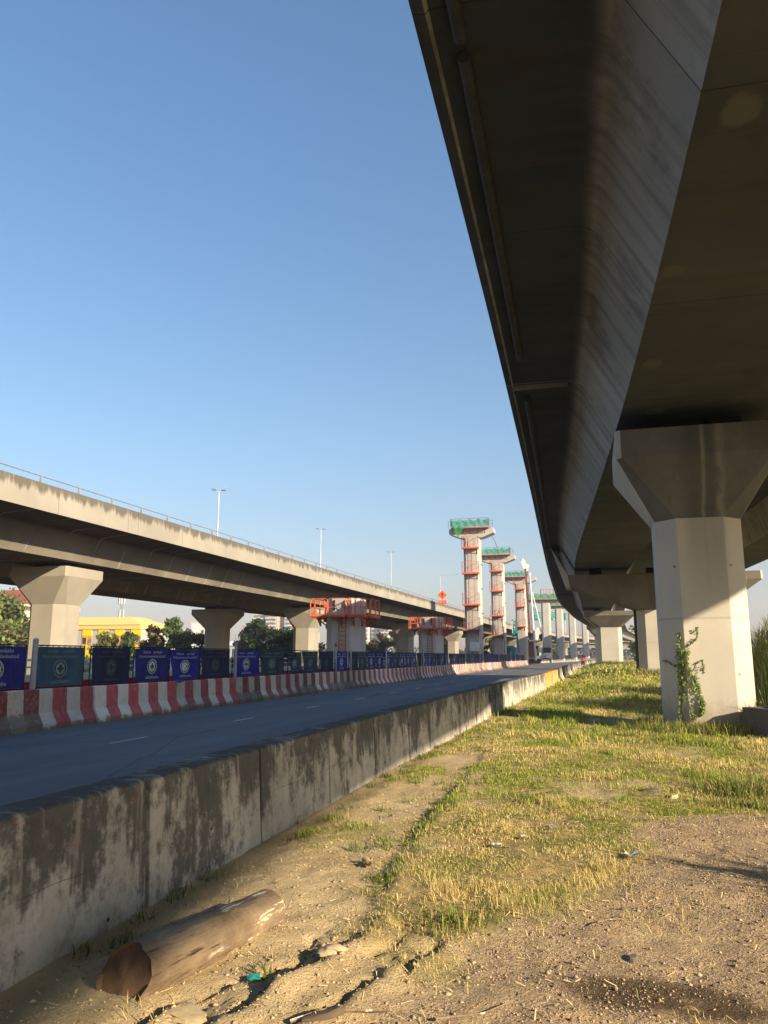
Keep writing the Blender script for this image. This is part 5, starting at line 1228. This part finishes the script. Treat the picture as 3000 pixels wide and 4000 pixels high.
twig('dry stalk on the gravel below the dead leaf',(-.1,5.1,0),(.1,5.25,0),.004,2)
twig('grey stick lying across the cracked soil at the bottom',(-1.35,3.5,0),(-.95,3.72,0),.010,3)
t=thing('concrete_block','square dark concrete trough block at the right edge beside the ivy pier','block',(3.92,19.0,0),R(32))
b=MB(); b.loft([[(-.62,-.62,-.4),(.62,-.62,-.4),(.62,.62,-.4),(-.62,.62,-.4)],[(-.60,-.60,.50),(.60,-.60,.50),(.60,.60,.50),(-.60,.60,.50)],[(-.48,-.48,.50),(.48,-.48,.50),(.48,.48,.50),(-.48,.48,.50)],[(-.48,-.48,.1),(.48,-.48,.1),(.48,.48,.1),(-.48,.48,.1)]]); b.build('body',M['blockc'],t,None,.02)
slab('rag','crumpled black rag at the foot of the concrete block','rag',3.05,18.0,(.14,.1,.04),.4,M['black'],.1,14)
scrap('rag','small bright blue rag between two red and white barriers','rag',-12.05,21.3,.3,M['signgreen'],9,.86).data.materials[0]=plain('blue_cloth',(.02,.09,.35),.8)
# ------------------------------------------------------------------ lamps, signs on the left viaduct
def lamp(x,y,zt,lab,arm=.85,single=False,turn=0.):
    t=thing('street_lamp',lab,'street lamp',(x,y,9.),turn,'street lamps on the left viaduct'); h=zt-9.
    MB().tube([(0,0,0),(0,0,h*.5),(0,0,h-.15)],[.08,.07,.05],8).build('pole',M['lamppole'],t,50)
    if single:
        MB().tube([(0,0,h-.3),(.15,0,h-.02),(3.4,0,h+.18)],.05,6).build('arm',M['lamppole'],t,50); spots=[(3.9,h+.2)]
    else:
        b=MB(); b.tube([(-arm,0,h+.12),(0,0,h-.1),(arm,0,h+.12)],.035,6); b.build('arm',M['lamppole'],t,50); spots=[(-arm-.15,h+.16),(arm+.15,h+.16)]
    for sx,sz in spots:
        b=MB(); b.loft([[(sx-.24,-.17,sz-.04),(sx-.24,.17,sz-.04),(sx-.24,.12,sz+.05),(sx-.24,-.12,sz+.05)],[(sx,-.18,sz-.04),(sx,.18,sz-.04),(sx,.13,sz+.07),(sx,-.13,sz+.07)],[(sx+.24,-.15,sz-.04),(sx+.24,.15,sz-.04),(sx+.24,.1,sz+.04),(sx+.24,-.1,sz+.04)]]); b.build('lamp_head',M['lamp'],t,None,.02)
lamp(-35.4,69,17.75,'nearest double headed street lamp on the left viaduct',.3,False,.5)
lamp(-35.3,99,18.55,'second double headed street lamp on the left viaduct',.3,False,.5)
lamp(-35.2,137,20.25,'third double headed street lamp on the left viaduct, left of the orange sign',.3,False,.5)
lamp(-33.9,178,20.1,'single long armed street lamp left of the tallest column',1,True)
lamp(-34.6,253,19.4,'street lamp seen between the two tallest columns',.9,False,.4)
lamp(-32.,300,19.,'thin far street lamp left of the drilling rig',.9,False,.4)
t=thing('road_sign','orange diamond roadworks sign with an orange plate below, on the parapet','sign',(-24.0,127.5,10.0),R(2)); t.scale=(.8,1,.8)
b=MB(); b.add([(0,0,1.05),(.98,0,2.03),(0,0,3.01),(-.98,0,2.03),(0,.04,1.05),(.98,.04,2.03),(0,.04,3.01),(-.98,.04,2.03)],[(0,1,2,3),(7,6,5,4),(0,4,5,1),(1,5,6,2),(2,6,7,3),(3,7,4,0)]); b.build('diamond_board',M['signorange'],t)
b=MB(); z=2.03
b.add([(.05,-.006,z-.55),(.14,-.006,z-.3),(.02,-.006,z+.0),(.16,-.006,z+.05),(.05,-.006,z+.55),(-.14,-.006,z+.5),(-.16,-.006,z),(-.04,-.006,z-.35)],[tuple(range(8))]); b.add([(.08,-.006,z+.02),(.5,-.006,z-.05),(.5,-.006,z+.03),(.08,-.006,z+.12)],[(0,1,2,3)]); b.build('pictogram',M['signblack'],t)
b=MB(); b.box((0,0,.5),(1.75,.04,.88)); b.build('plate',M['signorange'],t)
b=MB(); b.bar((-.85,.05,-.3),(-.85,.05,2.1),.07); b.bar((0,.06,-.3),(0,.06,1.3),.07); b.build('post',M['galv'],t)
# overhead sign gantry
t=thing('overhead_sign','wide green overhead road sign board standing behind the bare columns','road sign',(-17.,315,8.)); Z0=7.5
b=MB(); b.box((-3.4,0,Z0+1.65),(6.2,.12,3.3)); b.box((3.35,0,Z0+1.65),(6.6,.12,3.3)); b.build('board',M['signgreen'],t)
b=MB()
def sput(b,text,size,at):
    v,f=glyphs(text,size); b.add([(p[0]+at[0],-.075,p[1]+at[1]) for p in v],f)
sput(b,'เมืองทองธานี',1.0,(-3.3,Z0+2.65)); sput(b,'ศูนย์ฯ',.62,(-3.3,Z0+1.9)); sput(b,'Mueang Thong',.62,(-3.4,Z0+1.32)); sput(b,'Thani Centre',.4,(-3.3,Z0+.82))
sput(b,'แจ้งวัฒนะ',1.0,(2.2,Z0+2.65)); sput(b,'ปากเกร็ด',.62,(2.2,Z0+1.9)); sput(b,'Chaeng Watthana',.55,(2.4,Z0+1.32)); sput(b,'Pak Kret',.4,(2.2,Z0+.82)); sput(b,'ขวา',.9,(5.6,Z0+2.65)); sput(b,'Exit',.5,(5.6,Z0+1.9))
for x in (-3.3,2.2): b.add([(x-.5,-.075,Z0+.55),(x+.5,-.075,Z0+.55),(x,-.075,Z0+.12)],[(0,1,2)])
b.build('lettering',M['signwhite'],t)
b=MB(); b.box((-6.4,.2,4.3),(.25,.3,9.4)); b.box((6.5,.2,4.3),(.25,.3,9.4)); b.box((0,.3,Z0+.4),(12.9,.2,.2)); b.box((0,.3,Z0+2.8),(12.9,.2,.2)); b.build('frame',M['white'],t)
t=thing('exit_sign','small green sign plate above the left end of the wide green road sign','road sign',(-22.2,314.4,18.)); 
b=MB(); b.box((0,0,1.9),(1.5,.1,1.7)); b.build('board',M['signgreen'],t); b=MB(); sput(b,'ทางออก',.45,(0,2.4)); sput(b,'EXIT',.4,(0,1.9)); sput(b,'1-10',.45,(0,1.4)); b.build('lettering',M['signwhite'],t)
b=MB(); b.bar((-.5,.1,-1),(-.5,.1,2.4),.09); b.bar((.5,.1,-1),(.5,.1,2.4),.09); b.build('post',M['galv'],t)
# ------------------------------------------------------------------ buildings
t=thing('building','long yellow and grey striped building with a sand yellow roof','building',(-77,110,0),R(0)); x0,x1=-14,7.9
b=MB(); b.box(((x0+x1)/2,4,2.9),(x1-x0,8,5.8)); b.build('wall',M['greypanel'],t)
b=MB(); b.loft([[(x0,-.3,6.55),(x0,8.3,6.55),(x0,6.,7.9),(x0,2.3,7.9)],[(x1-3,-.3,6.55),(x1-3,8.3,6.55),(x1-3,6,7.9),(x1-3,2.3,7.9)],[(x1+.1,-.3,6.55),(x1+.1,8.3,6.55),(x1+.1,6,6.95),(x1+.1,2.3,6.95)]]); b.build('roof',M['sandroof'],t)
b=MB(); b.box(((x0+x1)/2,3.9,6.2),(x1-x0+.1,8.2,.7)); b.build('fascia',M['sandroof'],t)
k=0
for xx in np.arange(x1-.75,x0,-2.95):
    b=MB(); b.box((xx,-.04,5.35),(1.75,.14,.95)); b.build('upper_panel',M['yellow'],t); b=MB(); b.box((xx,-.03,4.72),(1.75,.12,.32)); b.build('band',M['deepyellow'],t)
    w_=MB(); w_.box((xx,-.02,4.0),(1.75,.1,1.1)); wo=w_.build('window',M['curtain'],t); 
    for q in (-.45,.45): g_=MB(); g_.box((xx+q,-.075,4.05),(.6,.02,.95)); g_.build('pane',M['glass'] if q<0 else M['curtain'],wo)
    mu_=MB(); mu_.box((xx,-.09,4.0),(.12,.05,1.1)); mu_.build('mullion',M['yellow'],wo)
    b=MB(); b.box((xx,-.06,2.2),(1.85,.18,2.45)); b.build('lower_panel',M['yellow'],t); k+=1
t=thing('building','white flat roofed building with small windows left of the dark pier','building',(-134.5,252,0))
b=MB(); b.box((1.2,5,6.7),(9.6,10,13.4)); b.box((-8.5,6,5.6),(10,9.8,11.2)); b.build('wall',M['white'],t)
for z in (5.6,7.9,10.3):
    for x in (1.0,5.1): b=MB(); b.box((x,-.05,z),(.8,.2,.9)); b.box((x,-.12,z-.6),(1.0,.4,.12)); b.build('window',M['glass'],t)
b=MB(); b.box((1.2,5,13.55),(9.9,10.3,.3)); b.box((-2.5,.2,9.6),(.5,.5,6)); b.build('roof',M['white'],t)
t=thing('house','house with a red tiled hip roof at the left edge, above the trees','house',(-94.5,107,0)); t.scale=(1.4,1.4,1.36)
b=MB(); b.box((0,4,3.6),(8,8,7.2)); b.build('wall',M['cream'],t); b=MB(); b.loft([[(-5,-1,7.2),(5,-1,7.2),(5,9,7.2),(-5,9,7.2)],[(-2,4,9.4),(2,4,9.4),(2,4.2,9.4),(-2,4.2,9.4)]]); b.build('roof',M['redroof'],t); b=MB(); b.box((0,4,7.1),(10.1,10.1,.18)); b.build('eaves',M['white'],t)
t=thing('cell_tower','slim lattice phone mast with white antenna panels behind the yellow building','mast',(-92.6,140,0)); t.scale=(.72,.72,1)
b=MB()
for s in ((-.3,-.3),(.3,-.3),(.3,.3),(-.3,.3)): b.bar((*s,0),(s[0]*.7,s[1]*.7,13.5),.08)
for z in np.arange(1,13.4,1.): b.bar((-.3,-.3,z),(.3,-.3,z+.8),.05); b.bar((.3,-.3,z),(.3,.3,z+.8),.05); b.bar((-.3,-.3,z),(.3,-.3,z),.05)
b.build('lattice',M['galv'],t)
for (x,y,z) in ((-1.0,-.3,12.8),(-.35,-.6,12.9),(.35,-.6,12.7),(1.0,-.2,12.9),(-.8,.2,10.3),(.9,-.3,10.1),(0.,-.6,10.2)):
    b=MB(); b.box((x,y,z),(.3,.16,1.5)); b.bar((x,y,z),(0,0,z),.05); b.build('antenna',M['white'],t)
def apt(x,y,w,d,h,lab,tan=False,group='apartment towers'):
    t=thing('apartment_tower',lab,'apartment block',(x,y,0),0,group)
    b=MB(); b.box((0,d/2,h/2),(w,d,h)); b.box((0,d/2,h+1.2),(w*.4,d*.5,2.4)); b.build('wall',M['apt_tan' if tan else 'apt'],t)
    n=max(2,int(w/5.2)); fl=3.1
    if y>1000:
        for q in range(n): MB().box((-w/2+(q+.5)*w/n,-.1,h*.5),(w/n*.3,.3,h*.94)).build('window_strip',M['aptwin'],t)
        return
    wm=MB().box((0,0,0),(w/n*.62,.3,1.7)).mesh('window',M['aptwin']); bm_=MB().box((0,0,0),(w/n*.7,1.4,.95)).mesh('balcony',M['aptslab'])
    for q in range(n):
        cx=-w/2+(q+.5)*w/n
        for z in np.arange(2.5,h-2,fl): link('window',wm,t,(cx,-.05,z+.4)); link('balcony',bm_,t,(cx,-.75,z-1.0))
apt(-267,600,10,16,52,'apartment tower right of the dark pier, grey and left half of a pair')
apt(-255.5,598,10.5,16,49,'apartment tower with tan front, right half of the pair by the dark pier',True)
apt(-240.5,602,8.5,16,47,'apartment tower touching the second cream pier on its left')
apt(-225,602,8,16,46,'apartment tower between the second cream pier and the first stub column')
apt(-177.5,600,9,16,27.5,'apartment tower just right of the first stub column')
apt(-168,605,7.5,16,27,'apartment tower second right of the first stub column')
apt(-159.5,600,7,16,26.5,'apartment tower left of the third cream pier',False)
for i,(px,h) in enumerate(((-596,42),(-578,44),(-563,40),(-547,45),(-538,41),(-470,40),(-455,42),(-395,40))):
    apt(px,1250,11,12,h,'tiny hazy apartment block on the far skyline between the left piers',i%2==1,'far skyline blocks')
t=thing('shed','low pale roofed shed below the far skyline','shed',(-160,330,0)); b=MB(); b.box((0,5,3.2),(26,10,6.4)); b.build('wall',M['greypanel'],t); b=MB(); b.loft([[(-13.5,-.5,6.4),(-13.5,10.5,6.4),(-13.5,5,8.6)],[(13.5,-.5,6.4),(13.5,10.5,6.4),(13.5,5,8.6)]]); b.build('roof',M['white'],t)
# distant green belt under the far viaducts
def belt(y,x0,x1,h,n,lab):
    rg=np.random.default_rng(int(y)); x=rg.uniform(x0,x1,n); top=h*(.55+.45*fbm(x*.06,x*0+y,4,3)*1.6); P=np.stack([x,y+rg.uniform(-3,3,n),top*rg.random(n)**.6],1)
    V,F,c=leaves(P,np.full(n,.7).mean(),leafcol(n,(.05,.075,.028),.4,rg),.3,1.,rg); o=numpy_mesh('far_wood',V,F,M['leaf'],c); tag(o,None,None,None,'stuff')
belt(420,-330,60,6.5,11000,'')
# ------------------------------------------------------------------ air
b=MB(); b.box((-100,700,45),(1500,1600,93.)); hz_=NT('haze_air'); 
for nn in list(hz_.t.nodes):
    if nn.type=='BSDF_PRINCIPLED': hz_.t.nodes.remove(nn)
pv=hz_.t.nodes.new('ShaderNodeVolumePrincipled'); pv.inputs['Color'].default_value=(.90,.88,.98,1); pv.inputs['Density'].default_value=.00055; pv.inputs['Anisotropy'].default_value=.15
hz_.t.links.new(pv.outputs[0],[n for n in hz_.t.nodes if n.type=='OUTPUT_MATERIAL'][0].inputs['Volume'])
hz_o=b.build('haze',hz_.m); hz_o['kind']='stuff'
